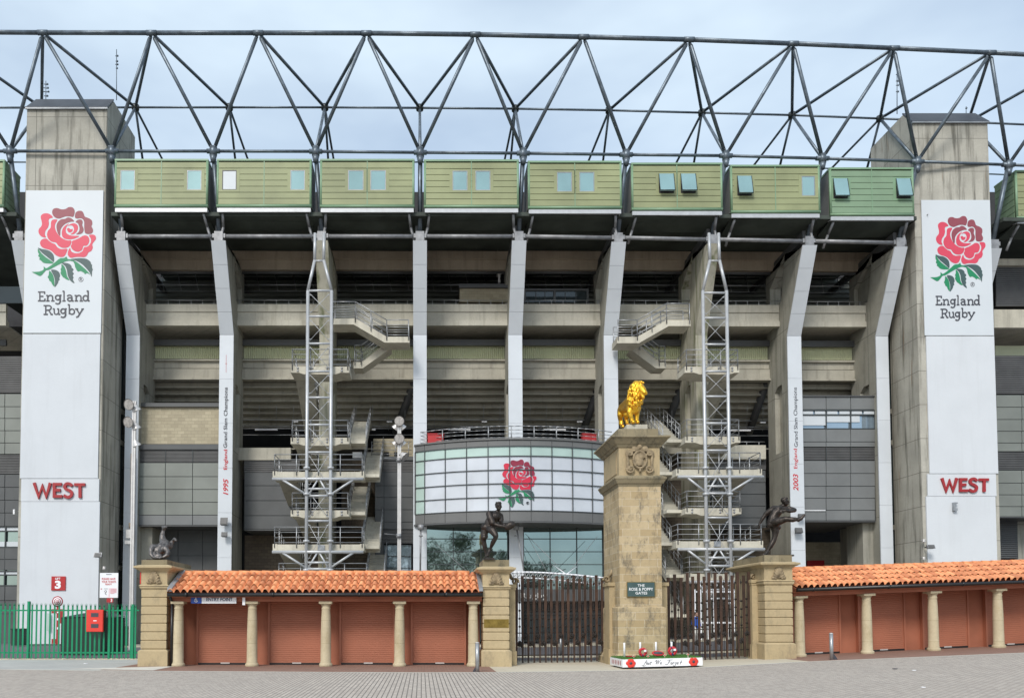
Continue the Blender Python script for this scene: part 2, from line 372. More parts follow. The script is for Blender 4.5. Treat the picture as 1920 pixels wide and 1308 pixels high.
# ------------------------------------------------------------------ emblem, lettering, figures
def smooth(pts, n=4, closed=True):
    m = len(pts); o = []
    for i in range(m if closed else m - 1):
        p0, p1, p2, p3 = (pts[(i - 1) % m], pts[i], pts[(i + 1) % m], pts[(i + 2) % m]) if closed else (pts[max(0, i - 1)], pts[i], pts[i + 1], pts[min(m - 1, i + 2)])
        for k in range(n):
            t = k / n
            o.append(tuple(.5 * (2 * p1[a] + (p2[a] - p0[a]) * t + (2 * p0[a] - 5 * p1[a] + 4 * p2[a] - p3[a]) * t * t + (3 * p1[a] - p0[a] - 3 * p2[a] + p3[a]) * t ** 3) for a in (0, 1)))
    if not closed: o.append(pts[-1])
    return o
ROSE = {
 'dark': [
  [(272,100),(285,68),(325,58),(370,72),(415,68),(450,48),(490,52),(512,85),(508,125),(494,152),(465,148),(425,146),(390,155),(350,170),(310,162),(282,135)],
  [(318,250),(335,205),(370,178),(412,172),(440,158),(478,168),(508,200),(470,204),(420,222),(385,250),(362,290),(356,355),(330,320)],
  [(515,140),(525,105),(555,88),(592,92),(610,122),(622,150),(660,165),(695,190),(700,230),(692,252),(708,290),(700,322),(668,335),(628,328),(618,300),(614,255),(614,208),(600,178),(575,166),(545,170),(520,165)],
  [(522,206),(548,183),(585,182),(598,207),(593,240),(608,280),(600,315),(572,335),(528,338),(555,312),(564,280),(558,245),(545,220)]],
 'red': [
  [(150,150),(175,120),(215,114),(255,128),(280,158),(248,168),(234,188),(238,225),(225,268),(202,298),(195,340),(207,370),(178,370),(145,350),(127,315),(132,280),(158,250),(163,212)],
  [(262,200),(290,180),(328,184),(306,225),(302,265),(318,312),(352,357),(398,390),(440,403),(475,405),(472,440),(450,470),(415,482),(372,478),(337,457),(312,425),(270,418),(235,390),(218,345),(228,300),(256,265)],
  [(143,425),(165,392),(210,383),(242,410),(275,432),(303,442),(330,477),(370,495),(432,492),(425,530),(402,570),(362,580),(312,560),(272,520),(235,500),(190,488),(155,465)],
  [(375,320),(386,275),(412,245),(450,225),(425,258),(416,300),(432,332),(480,352),(560,355),(520,380),(462,392),(410,385),(382,362)],
  [(440,250),(468,228),(510,221),(540,238),(548,268),(536,305),(505,335),(468,338),(498,310),(505,278),(492,250),(466,242)],
  [(430,282),(448,270),(470,284),(490,280),(488,302),(468,318),(444,312)],
  [(485,410),(530,392),(570,372),(612,350),(650,356),(668,390),(662,430),(640,458),(605,462),(592,500),(560,522),(522,520),(487,497),(471,465),(482,440)],
  [(440,525),(462,482),(475,517),(510,537),(557,537),(597,515),(612,477),(652,467),(681,430),(686,388),(665,348),(700,340),(732,352),(738,388),(716,420),(700,445),(705,480),(688,515),(660,530),(642,562),(615,580),(570,578),(520,580),(470,588),(442,562)]],
 'leaf_dark': [
  [(120,482),(165,495),(220,505),(265,530),(290,570),(291,632),(262,612),(215,575),(165,535)],
  [(470,603),(530,594),(590,592),(640,600),(680,630),(688,655),(697,662),(697,690),(706,716),(698,730),(693,790),(675,750),(640,705),(590,655),(530,620)],
  [(375,643),(420,643),(460,655),(480,680),(478,692),(492,700),(500,718),(488,732),(503,755),(492,775),(500,800),(492,818),(510,858),(470,835),(440,780),(430,720),(410,675)],
  [(260,718),(310,718),(345,740),(357,780),(348,800),(352,820),(338,835),(335,855),(300,900),(303,840),(290,780)]],
 'leaf_green': [
  [(122,492),(160,542),(210,585),(268,625),(285,646),(230,648),(180,640),(148,612),(135,606),(140,585),(124,570),(132,548),(122,530)],
  [(490,613),(530,630),(588,675),(640,722),(678,768),(645,750),(622,762),(612,748),(575,728),(545,732),(520,690),(510,650)],
  [(372,655),(402,680),(420,730),(432,785),(457,825),(425,818),(400,800),(385,790),(362,752),(368,730),(362,710),(372,690)],
  [(243,725),(275,760),(290,800),(296,850),(294,893),(270,865),(262,845),(242,830),(238,812),(225,795),(236,770)],
  [(60,738),(130,735),(180,715),(182,680),(200,695),(215,697),(260,670),(310,630),(355,595),(400,590),(425,575),(438,600),(478,606),(500,625),(450,618),(400,632),(352,655),(300,682),(240,715),(205,722),(150,780),(100,762),(62,742)]]}
def polys_at(loops, mp, t, do_smooth=True):
    mb = MB()
    for L in loops:
        pts = smooth(L, 3) if do_smooth else L
        mb.prism([mp(u, v) for u, v in pts], (0, -t, 0))
    return mb
def rose(parent, mp, t=.012, strong=False):
    polys_at(ROSE['dark'], mp, t).build('dark_petals', M['rose_dark'] if not strong else M['rose_dark2'], parent)
    polys_at(ROSE['red'], mp, t).build('red_petals', M['rose_red' if strong else 'rose_pink'], parent)
    polys_at(ROSE['leaf_dark'], mp, t).build('leaf_shade', M['leaf_dark'], parent)
    polys_at(ROSE['leaf_green'], mp, t + .003).build('leaves', M['leaf_green'], parent)
    c, r = (579, 818), 26
    ring = MB()
    outer = [(c[0] + r * math.cos(a * math.pi / 12), c[1] + r * math.sin(a * math.pi / 12)) for a in range(24)]
    inner = [(c[0] + (r - 4) * math.cos(a * math.pi / 12), c[1] + (r - 4) * math.sin(a * math.pi / 12)) for a in range(24)]
    ring.prism([mp(*p) for p in outer], (0, -t, 0), [[mp(*p) for p in inner]])
    strokes(ring, [[(570, 832), (570, 804), (580, 803), (587, 809), (583, 817), (571, 818)], [(577, 819), (589, 832)]], 4.5, mp, t)
    ring.build('registered_mark', M['ink'], parent)
M['rose_dark2'] = plain('rose maroon strong', (.24, .012, .04), .5, 0, .03, 1)
def strokes(mb, lines, width, mp, t0, dt=.0025):
    """thick pen strokes pushed out of a surface"""
    for k, L in enumerate(lines):
        pts = [Vector((*p, 0)) for p in L]; n = len(pts); lt, rt = [], []
        for i in range(n):
            a = (pts[i] - pts[i - 1]).normalized() if i else None
            b = (pts[i + 1] - pts[i]).normalized() if i < n - 1 else None
            d = (a + b).normalized() if a and b else (a or b)
            nn = Vector((-d.y, d.x, 0)); q = width / 2
            if a and b: q /= max(.55, nn.dot(Vector((-a.y, a.x, 0))))
            lt.append(pts[i] + nn * q); rt.append(pts[i] - nn * q)
        for i in range(n - 1):
            poly = [lt[i], lt[i + 1], rt[i + 1], rt[i]]
            w4 = [mp(p.x, p.y) for p in poly]; off = Vector((0, -(t0 + dt * (k % 7)), 0))
            f4 = [p + off for p in w4]
            mb.hexa([f4[0], f4[3], f4[2], f4[1], w4[0], w4[3], w4[2], w4[1]])
    return mb
def arc(cx, cy, rx, ry, a0, a1, n=12): return [(cx + rx * math.cos(R(a0 + (a1 - a0) * i / n)), cy + ry * math.sin(R(a0 + (a1 - a0) * i / n))) for i in range(n + 1)]
def g_glyph(dx, dy):
    return [arc(332 + dx, 1011 + dy, 24, 24, 0, 360, 16), [(359 + dx, 986 + dy), (359 + dx, 1050 + dy), *smooth([(359 + dx, 1050 + dy), (350 + dx, 1072 + dy), (328 + dx, 1078 + dy), (308 + dx, 1070 + dy)], 3, False)], [(350 + dx, 987 + dy), (371 + dx, 987 + dy)]]
def n_glyph(dx): return [[(225 + dx, 990), (225 + dx, 1047)], [(208 + dx, 989), (229 + dx, 989)], [(209 + dx, 1047), (245 + dx, 1047)],
    smooth([(227 + dx, 1006), (240 + dx, 992), (258 + dx, 988), (273 + dx, 996), (277 + dx, 1015), (277 + dx, 1047)], 3, False), [(262 + dx, 1047), (297 + dx, 1047)]]
ENGLAND = [[(141, 950), (141, 1046)], [(121, 952), (198, 952)], [(192, 952), (192, 974)], [(141, 998), (178, 998)], [(121, 1046), (200, 1046)], [(195, 1046), (195, 1022)],
    *n_glyph(0), *g_glyph(0, 0), [(399, 942), (399, 1047)], [(382, 944), (402, 944)], [(381, 1047), (416, 1047)],
    smooth([(432, 998), (448, 986), (470, 988), (482, 1003), (483, 1047)], 3, False), arc(460, 1030, 23, 18, 0, 360, 14), [(480, 1047), (502, 1047)],
    *n_glyph(303), arc(628, 1018, 26, 28, 0, 360, 16), [(656, 940), (656, 1047)], [(640, 942), (658, 942)], [(654, 1047), (673, 1047)]]
RUGBY = [[(204, 1095), (204, 1190)], [(181, 1097), (222, 1097)], smooth([(204, 1097), (245, 1098), (263, 1118), (245, 1142), (204, 1145)], 4, False), [(181, 1190), (226, 1190)],
    [(236, 1146), (262, 1187)], [(256, 1190), (279, 1190)],
    smooth([(295, 1132), (295, 1170), (305, 1188), (325, 1189), (341, 1172)], 3, False), [(341, 1131), (341, 1190)], [(279, 1132), (298, 1132)], [(325, 1132), (344, 1132)], [(339, 1190), (359, 1190)],
    *g_glyph(57, 144), [(455, 1085), (455, 1189)], [(438, 1087), (458, 1087)], arc(483, 1161, 27, 28, 0, 360, 16),
    [(533, 1134), (564, 1186)], [(598, 1134), (562, 1192), (548, 1214), (528, 1220)], [(517, 1133), (549, 1133)], [(583, 1133), (611, 1133)]]
WEST = {'W': [[(194, 108), (219, 186), (240, 126), (261, 186), (284, 108)]], 'E': [[(306, 108), (306, 192)], [(306, 116), (347, 116)], [(306, 149), (340, 149)], [(306, 184), (350, 184)]],
    'S': [smooth([(405, 126), (392, 114), (374, 114), (364, 128), (370, 142), (390, 151), (403, 164), (398, 182), (380, 189), (358, 178)], 3, False)], 'T': [[(417, 118), (477, 118)], [(449, 118), (449, 192)]]}

def txt(s, x0, x1, yt, yb, Y, depth, mat, parent, name='lettering', shear=0, bold=0, vertical=False, keep=False):
    """words fitted to a photo rectangle on an upright face at distance Y"""
    cu = bpy.data.curves.new('t', 'FONT'); cu.body = s; cu.extrude = .5; cu.shear = shear; cu.offset = bold; cu.align_x = 'CENTER'; cu.resolution_u = 3
    cu.space_line = .95
    to = bpy.data.objects.new('t', cu); COL.objects.link(to)
    dg = bpy.context.evaluated_depsgraph_get(); me = bpy.data.meshes.new_from_object(to.evaluated_get(dg))
    bpy.data.objects.remove(to); bpy.data.curves.remove(cu)
    vs = [v.co.copy() for v in me.vertices]
    if vertical: vs = [Vector((-v.y, v.x, v.z)) for v in vs]
    ax0, ax1 = min(v.x for v in vs), max(v.x for v in vs); ay0, ay1 = min(v.y for v in vs), max(v.y for v in vs)
    ym = (yt + yb) / 2; X0, X1, Z0, Z1 = WX(x0, ym, Y), WX(x1, ym, Y), WZ(yb, Y), WZ(yt, Y)
    for v, c in zip(me.vertices, vs):
        v.co = (X0 + (c.x - ax0) / (ax1 - ax0) * (X1 - X0), Y - depth * (c.z + .5), Z0 + (c.y - ay0) / (ay1 - ay0) * (Z1 - Z0))
    me.name = name; me.materials.clear(); me.materials.append(mat)
    if vertical is True or True: me.flip_normals() if False else None
    o = bpy.data.objects.new(name, me); COL.objects.link(o)
    if parent: adopt(o, parent)
    return o

def blob(name, balls, voxel, mat, parent, smoothn=4, extra=None):
    """one continuous skin grown over a cloud of overlapping balls"""
    mb = MB()
    for b in balls: mb.ball(b[0], b[1], b[2] if len(b) > 2 else (1, 1, 1), 10, 7, b[3] if len(b) > 3 else None)
    if extra: extra(mb)
    o = mb.build('tmp', mat)
    r = o.modifiers.new('r', 'REMESH'); r.mode = 'VOXEL'; r.voxel_size = voxel; r.use_smooth_shade = True
    if smoothn: s = o.modifiers.new('s', 'SMOOTH'); s.iterations = smoothn; s.factor = .5
    dg = bpy.context.evaluated_depsgraph_get(); me = bpy.data.meshes.new_from_object(o.evaluated_get(dg))
    bpy.data.objects.remove(o); me.name = name; me.materials.clear(); me.materials.append(mat)
    o = bpy.data.objects.new(name, me); COL.objects.link(o)
    if parent: adopt(o, parent)
    return o
def chain(pts, step=.35):
    """balls along a limb: pts = [(point, radius), ...]"""
    o = []
    for (a, ra), (b, rb) in zip(pts, pts[1:]):
        d = (b - a).length; n = max(1, int(d / (max(.012, min(ra, rb)) * step)))
        for i in range(n + 1): t = i / n; o.append((a.lerp(b, t), ra + (rb - ra) * t))
    return o
# ------------------------------------------------------------------ ground
def gridsheet(x0, x1, y0, y1, nx, ny, zoff, name, mat, kind='structure', edge=None):
    vs, fs = [], []
    for j in range(ny + 1):
        for i in range(nx + 1):
            X = x0 + (x1 - x0) * i / nx; Y = y0 + (y1 - y0) * j / ny
            vs.append((X, Y, G(X) + zoff))
    for j in range(ny):
        for i in range(nx): a = j * (nx + 1) + i; fs.append((a, a + 1, a + nx + 2, a + nx + 1))
    mb = MB().add(vs, fs); o = mb.build(name, mat); o['kind'] = kind; return o
KERB = [(-60, 27.9), (-14, 27.3), (-8.3, 26.3), (-2.5, 25.75), (0, 25.6), (2.2, 25.7), (6, 26.5), (9, 27.3), (12.7, 28.1), (20, 28.4), (60, 29.6)]
def kerbY(X):
    for (a, b), (c, d) in zip(KERB, KERB[1:]):
        if X <= c: return b + (d - b) * (X - a) / (c - a)
    return KERB[-1][1]
def strip(name, mat, xs, y0f, y1f, zoff, label=None, ny=1):
    vs, fs = [], []
    for X in xs:
        for k in range(ny + 1): a, b = y0f(X), y1f(X); vs.append((X, a + (b - a) * k / ny, G(X) + zoff))
    for i in range(len(xs) - 1):
        for k in range(ny): a = i * (ny + 1) + k; fs.append((a, a + ny + 1, a + ny + 2, a + 1))
    o = MB().add(vs, fs).build(name, mat); struct(o, label); return o
def lin(a, b, n): return [a + (b - a) * i / n for i in range(n + 1)]
base = gridsheet(-600, 600, -300, 900, 300, 4, -.012, 'ground', M['asphalt'])
strip('road', M['pave'], lin(-70, 70, 140), lambda X: -60, lambda X: kerbY(X) - .12, 0.0, 'grey block paved forecourt in the foreground')
strip('kerb_line', M['kerb'], lin(-70, 70, 140), lambda X: kerbY(X) - .12, lambda X: kerbY(X) + .10, .004, 'thin pale stone line edging the grey forecourt')
strip('pavement', M['pave_pale'], lin(-60, -10.4, 50), lambda X: kerbY(X) + .10, lambda X: 33.6, .004, 'pale slab pavement in front of the green fence')
xr = lin(-10.4, 2.35, 26)
strip('pavement', M['pave_red'], xr, lambda X: kerbY(X) + .10, lambda X: 30.6, .004, 'red brick pavement in front of the left kiosk range')
strip('pavement', M['pave_cream'], lin(2.35, 13.2, 26), lambda X: kerbY(X) + .10, lambda X: 33, .004, 'cream flagged pavement under the gates')
strip('pavement', M['pave_red'], lin(13.2, 60, 40), lambda X: kerbY(X) + .10, lambda X: 33.5 + max(0, X - 14) * .1, .004, 'red brick pavement in front of the right kiosk range')
MB().prism([(-11.6, 27.4, .009), (-8.6, 26.62, .009), (-8.6, 28.75, .009), (-8.9, 28.75, .009)], (0, 0, .003)).build('pavement', M['kerb'])['kind'] = 'structure'
bpy.data.objects[-1] if False else None
strip('path', M['sand'], lin(2, 26, 20), lambda X: 35.5, lambda X: 37.2, .004, 'buff paved strip behind the gates')
strip('path', M['sand'], lin(-20, 40, 30), lambda X: 48.5, lambda X: 53.5, .004, 'buff paved strip along the foot of the stand')

# ------------------------------------------------------------------ the stand
stand = thing('stadium_stand', 'tall concrete rugby stand with white angled fins, open terrace undersides and green cabins on top', 'stadium stand', (0, 56, 0))
WH = [(53, 78), (237, 262), (412, 438), (775, 800), (953, 979), (1132, 1158), (1476, 1502), (1642, 1665), (1812, 1835)]
ZT = None
def fin(x0, x1, white=True, moss=False, niche=True, solid=False):
    xm = (x0 + x1) / 2; Y0 = YF(xm); X0, X1 = WX(x0, 627, Y0), WX(x1, 627, Y0)
    zk = WZ(627 if xm < 1000 else 627 + (xm - 1000) * .004, Y0); zt = WZ(450 + max(0, xm - 1000) * .018, Y0 - 2.6); zg = G((X0 + X1) / 2) - .3
    Yt = Y0 - 2.6; Yb = Y0 + 3.6
    if white:
        mb = MB()
        for a, b_ in ((zg, zk - .015),):       # lower cladding cut into panels
            n = 7
            for k in range(n):
                q0, q1 = a + (b_ - a) * k / n, a + (b_ - a) * (k + 1) / n - .012
                mb.box(X0, X1, Y0, Y0 + .10, q0, q1)
        n = 4
        for k in range(n):
            q0, q1 = k / n, (k + 1) / n - .003
            mb.prism([(X0, Y0 - 2.6 * q0, zk + (zt - zk) * q0), (X0, Y0 - 2.6 * q1, zk + (zt - zk) * q1), (X0, Y0 - 2.6 * q1 + .1, zk + (zt - zk) * q1), (X0, Y0 - 2.6 * q0 + .1, zk + (zt - zk) * q0)], (X1 - X0, 0, 0))
        mb.build('fin_cladding', M['white'], stand)
    g = .09 if white else 0.0
    F0 = .103 if white else 0
    A0, A1 = X0 + g, X1 - g
    body = [(A0, Y0 + F0, zg), (A0, Y0 + F0, zk), (A0, Yt + F0, zt - .02), (A0, Yt + 1.0, zt + .05), (A0, Yb, zt + .25), (A0, Yb, zg)]
    holes = []
    if niche:
        zb, ze = WZ(568, Y0 + 1.4), WZ(500, Y0 + 1.2)
        holes.append([(A0, Y0 + 1.1, zb), (A0, Y0 + 2.9, zb), (A0, Y0 + 2.9, zb + 1.6), (A0, Y0 + .35, ze + .55)])
        zb, ze = WZ(850, Y0 + 2), WZ(735, Y0 + 2)
        holes.append([(A0, Y0 + 1.2, zb), (A0, Y0 + 2.4, zb), (A0, Y0 + 2.4, ze), (A0, Y0 + 1.9, ze + .35), (A0, Y0 + 1.2, ze + .35)])
    mb = MB().prism(body, (A1 - A0, 0, 0), holes)
    mb.build('fin', M['conc_moss'] if moss else M['conc_side'], stand)
    if niche:
        am = (A0 + A1) / 2
        MB().box(am - .06, am + .06, Y0 + .5, Y0 + 3.3, WZ(860, Y0 + 2), WZ(725, Y0 + 2)).box(am - .2, am + .2, Y0 + 1.25, Y0 + 1.65, WZ(850, Y0 + 2), WZ(757, Y0 + 2)).build('niche_wall', M['conc'], stand)
        if solid: MB().box(am - .06, am + .06, Y0 + .3, Y0 + 3.4, WZ(575, Y0 + 1.4), WZ(488, Y0 + 1.2)).build('niche_wall', M['conc_side'], stand)
    # steel cap and hanger block on top
    xc = (X0 + X1) / 2
    MB().box(xc - .28, xc + .28, Yt + .05, Yt + .5, zt + .01, zt + .62).box(xc - .42, xc + .42, Yt + .12, Yt + .4, zt + .22, zt + .5).build('fin_cap', M['galv2'], stand)
    return xc, Y0, zk, zt
fins = []
for k, (a, b_) in enumerate(WH): fins.append(fin(a, b_, solid=k in (1, 2, 7), moss=False))
f3 = fin(599, 622, white=False, moss=True); f7 = fin(1304, 1326, white=False, moss=True, niche=True)
allf = sorted([fins[0], fins[1], fins[2], f3, fins[3], fins[4], fins[5], f7, fins[6], fins[7], fins[8]], key=lambda q: q[0])
# grey tube between fin heads, sloping beams under the roof
for (xa, ya, _, za), (xb, yb, _, zb) in [*zip(allf, allf[1:])][1:-1]:
    MB().tube((xa + .45, ya - 2.35, za + .36), (xb - .45, yb - 2.35, zb + .36), .13, 10).build('head_tube', M['galv2'], stand)
for (xa, ya, zk, za) in allf:
    MB().prism([(xa - .3, ya - 2.2, za + .55), (xa - .3, ya - 2.2, za + 1.15), (xa - .3, ya + 8, za + .75), (xa - .3, ya + 8, za + .3)], (.22, 0, 0)) \
        .box(xa - .34, xa + .1, ya - 2.2, ya + 6, za + .50, za + .56).build('roof_beam', M['charcoal'], stand)
BAYS = [(-140, -1), (262, 412), (438, 599), (622, 775), (800, 953), (979, 1132), (1158, 1304), (1326, 1476), (1502, 1642), (1868, 2050)]
mbk = MB()
for i, (a, b_) in enumerate(BAYS):
    a2, b2 = a - 12, b_ + 12
    ov = (0, 2, 4)[0]
    s = max(0, (a + b_) / 2 - 1150) * .006          # everything settles a little lower in the picture to the right
    if i not in (9,):
        mb = MB(); mb.sl(a2, b2, 570 + s, 584 + s, 1.5, 1.75).sl(a2, b2, 584 + s, 600 + s, 1.58, 1.8).sl(a2, b2, 600 + s, 610 + s, 1.45, 1.9)
        mb.build('balcony_beam', M['conc_beam'], stand)
        MB().sl(a2, b2, 607 + s, 609.5 + s, 1.9, 7.5).build('balcony_soffit', M['soffit'], stand)
        if i not in (0,):
            mb = MB(); Yr = YF(a) + 1.6
            pa, pb = P(a2 + 12, 563 + s, YF(a) + 1.6), P(b2 - 12, 563 + s, YF(b_) + 1.6)
            mb.tube(pa, pb, .022)
            for k in range(7):
                q = pa.lerp(pb, (k + .5) / 7); mb.tube(q, q - Vector((0, 0, .5)), .025)
            mb.build('balcony_rail', M['rail'], stand)
    # ribbed pale green sheet
    mb = MB(); n = 46; vs = []
    ya, yb2 = 648 + s, 672 + s
    for k in range(2 * n + 1):
        x = a2 + (b2 - a2) * k / (2 * n); Y = YF(x) + 3.55 + (.09 if k % 2 else 0)
        X = WX(x, 660, YF(x) + 3.55); vs += [(X, Y, WZ(yb2, YF(x) + 3.55)), (X, Y, WZ(ya - 8, YF(x) + 3.55))]
    mb.add(vs, [(2 * k, 2 * k + 2, 2 * k + 3, 2 * k + 1) for k in range(2 * n)])
    if i not in (9, 0): mb.build('ribbed_sheet', M['rib'], stand)
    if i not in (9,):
        MB().sl(a2, b2, 636 + s, 647 + s, 3.2, 3.4).build('charcoal_beam', M['charcoal'], stand)  # charcoal coloured beam across the top edge of the ribbed sheet
    if i not in (0, 9):
        mb = MB(); mb.sl(a2, b2, 673 + s, 676 + s, 3.25, 3.6).sl(a2, b2, 677 + s, 690 + s, 3.45, 3.8).sl(a2, b2, 691 + s, 708 + s, 3.3, 3.8).sl(a2, b2, 708 + s, 711 + s, 3.15, 3.8)
        mb.build('spandrel_beam', M['conc'], stand)
        mb = MB()
        for k, yt in enumerate([714, 727, 740, 752, 763, 774, 784]):
            dep = 3.9 + .62 * k
            mb.sl(a2, b2, yt + 3 + s, yt + 11 + s, dep + .30, dep + .62).sl(a2, b2, yt + 10 + s, yt + 12.5 + s, dep + .2, dep + 1.35)
        mb.build('terrace_underside', M['raker'], stand)
        # upper terrace seen through the top openings
        mb = MB(); mb2 = MB()
        for k, yt in enumerate([522, 532, 541, 550, 559, 567]):
            dep = 8.5 - .55 * k
            mb.sl(a2, b2, yt + s, yt + 5 + s, dep, dep + .5)
        mb.build('upper_terrace_underside', M['grey'], stand)
        mb = MB().sl(a2, b2, 470 + s, 505 + s, 2.5, 2.8, 471 + s, 506 + s).sl(a2, b2, 484 + s, 486 + s, 2.4, 2.48)
        mb.build('deck_panel', M['brownpanel'], stand)
        MB().tube(P(a2, 510 + s, YF(a) + 2.9), P(b2, 511 + s, YF(b_) + 2.9), .14, 8).build('cross_tube', M['charcoal'], stand)
        mb = MB()
        for y, r in ((534, .045), (518, .02), (546, .02)):
            mb.tube(P(a2, y + s, YF(a) + 4.2), P(b2, y + s, YF(b_) + 4.2), r, 6)
        for k in range(5):
            x = a2 + (b2 - a2) * (k + .6) / 5.4; mb.tube(P(x, 514 + s, YF(x) + 6), P(x + 6, 545 + s, YF(x) + 4.8), .03, 5)
        xq = a + (b_ - a) * .52
        mb.path([P(xq - 10, 472 + s, YF(xq) + 3.5), P(xq - 10, 483 + s, YF(xq) + 3.5), P(xq, 484 + s, YF(xq) + 3.8), P(xq + 14, 506 + s, YF(xq) + 4.4)], .05, 6)
        mb.build('service_pipes', M['rail'], stand)
        # concourse rails and strip lights in the dark zone
        mb = MB()
        for y in (787, 799, 803, 815):
            mb.tube(P(a2, y + s, YF(a) + 6.5), P(b2, y + s, YF(b_) + 6.5), .035, 6)
        for k in range(5):
            x = a + (b_ - a) * (k + .5) / 5; mb.tube(P(x, 758 + s, YF(x) + 5.5), P(x - 1, 806 + s, YF(x) + 6.4), .02, 5)
        mb.build('concourse_rails', M['rail'], stand)
        MB().sl(a + 40, a + 82, 803.5 + s, 806 + s, 6.0, 6.15).build('strip_light', M['signwhite'], stand); MB().sl(b_ - 50, b_ - 40, 789 + s, 791 + s, 6.0, 6.15).build('strip_light', M['signwhite'], stand)
# slanting dark struts under the terraces
for xx in (290, 742, 1092, 1246, 1404, 1584):
    sgn = -1 if xx < 700 else 1
    MB().tube(P(xx + 34 * sgn, 715, YF(xx) + 4.2), P(xx, 812, YF(xx) + 7.5), .3, 6).build('raking_strut', M['charcoal'], stand)
# inner walls, slabs, roof
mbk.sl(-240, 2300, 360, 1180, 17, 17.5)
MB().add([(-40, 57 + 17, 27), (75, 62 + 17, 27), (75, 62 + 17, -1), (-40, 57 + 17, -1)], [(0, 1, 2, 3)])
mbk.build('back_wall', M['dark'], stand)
vs = []
xs = [-240, 28, 206, 400, 788, 1000, 1200, 1400, 1600, 1722, 1885, 2000, 2300]
mb = MB()
for xa, xb in zip(xs, xs[1:]):
    if xa in (28, 1722): continue
    fa, fb = YF(xa), YF(xb)
    def cor(x, f, d, z): return (WX(x, 400, f - 3.2), f + d, z)
    za, zb = WZ(399 + max(0, xa - 1000) * .011, fa - 3.4), WZ(399 + max(0, xb - 1000) * .011, fb - 3.4)
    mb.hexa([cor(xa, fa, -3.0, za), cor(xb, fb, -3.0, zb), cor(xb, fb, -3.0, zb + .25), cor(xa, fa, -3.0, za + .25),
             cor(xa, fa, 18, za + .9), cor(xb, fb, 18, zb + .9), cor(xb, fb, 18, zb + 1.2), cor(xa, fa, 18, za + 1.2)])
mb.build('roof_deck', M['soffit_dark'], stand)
mb = MB()
for k in range(24):
    x = -20 + k * 88; f = YF(x)
    mb.tube(P(x, 402, f - 2.9), Vector((WX(x, 402, f - 2.9), f + 6, WZ(402, f - 2.9) + .2)), .03, 5)
mb.build('soffit_joints', M['charcoal'], stand)
mb = MB(); mb.sl(-240, 2300, 840, 842, 4, 17); mb.build('concourse_floor', M['conc'], stand)
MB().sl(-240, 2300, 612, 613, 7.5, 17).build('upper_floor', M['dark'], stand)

# ---- cladding between the fins
def panels(xs, ys, d, mat, name='wall_panel', gap=.6, th=.06, back=True):
    mb = MB(); bk = MB()
    for xa, xb in zip(xs, xs[1:]):
        for yt, yb in zip(ys, ys[1:]):
            mb.sl(xa + gap, xb - gap, yt + gap, yb - gap, d, d + th)
    mb.build(name, mat, stand)
    if back: bk.sl(xs[0], xs[-1], ys[0], ys[-1], d + th + .002, d + .5); bk.build('panel_backing', M['mullion'], stand)
def louvres(xa, xb, yt, yb, d, n, mat=None):
    mb = MB()
    for k in range(n):
        y = yt + (yb - yt) * (k + .5) / n; h = (yb - yt) / n * .36
        mb.sl(xa, xb, y - h, y + h, d, d + .12)
    mb.build('louvre', mat or M['louvre'], stand); MB().sl(xa, xb, yt - .5, yb + .5, d + .13, d + .3).build('louvre_backing', M['dark'], stand)
def frameline(xs, ys, xa, xb, yt, yb, d, w=1.2, name='mullions', mat=None):
    mb = MB()
    for x in xs: mb.sl(x - w / 2, x + w / 2, yt, yb, d, d + .08)
    for y in ys: mb.sl(xa, xb, y - w / 2, y + w / 2, d + .004, d + .076)
    mb.build(name, mat or M['mullion'], stand)
# bay 1
MB().sl(262, 411, 755, 762, .7, 4).build('coping', M['charcoal'], stand)
MB().sl(262, 411, 762.2, 832, .9, 3.4).build('block_wall', M['block'], stand)
MB().sl(260, 411, 832.3, 842, .55, 3).build('fascia', M['darkgrey'], stand)
louvres(260.5, 411, 843, 866, .65, 9); frameline([310, 361], [], 260, 411, 842, 866, .6)
panels([260, 310, 361, 411], [867, 893, 917, 941, 965], .6, M['grey']); panels([260, 310, 361, 411], [965, 984], .6, M['grey_r'])
MB().sl(260, 411, 984.2, 986, .45, 3.7).build('soffit_panel', M['charcoal'], stand)
panels([284, 334, 380, 424], [989, 1015, 1041, 1069], 3.3, M['darkgrey']); MB().sl(260, 424, 1069, 1215, 3.3, 3.6).build('lower_wall', M['darkgrey'], stand)
MB().sl(250, 284, 986, 1215, 1.2, 3.2).build('pier_wall', M['conc_side'], stand)
# bay 2
MB().sl(438, 545, 839, 862, 2.2, 2.8).build('landing_beam', M['conc'], stand)
louvres(458, 562, 863, 885, 2.3, 6); panels([458, 562], [885, 910, 938, 966, 992], 2.3, M['darkgrey'])
MB().sl(458, 700, 992.3, 994, 2.1, 6).build('soffit_panel', M['charcoal'], stand)
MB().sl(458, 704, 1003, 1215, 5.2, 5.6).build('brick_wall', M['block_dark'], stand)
MB().sl(640, 702, 862, 1215, 4.6, 5).build('brick_wall', M['block_dark'], stand)
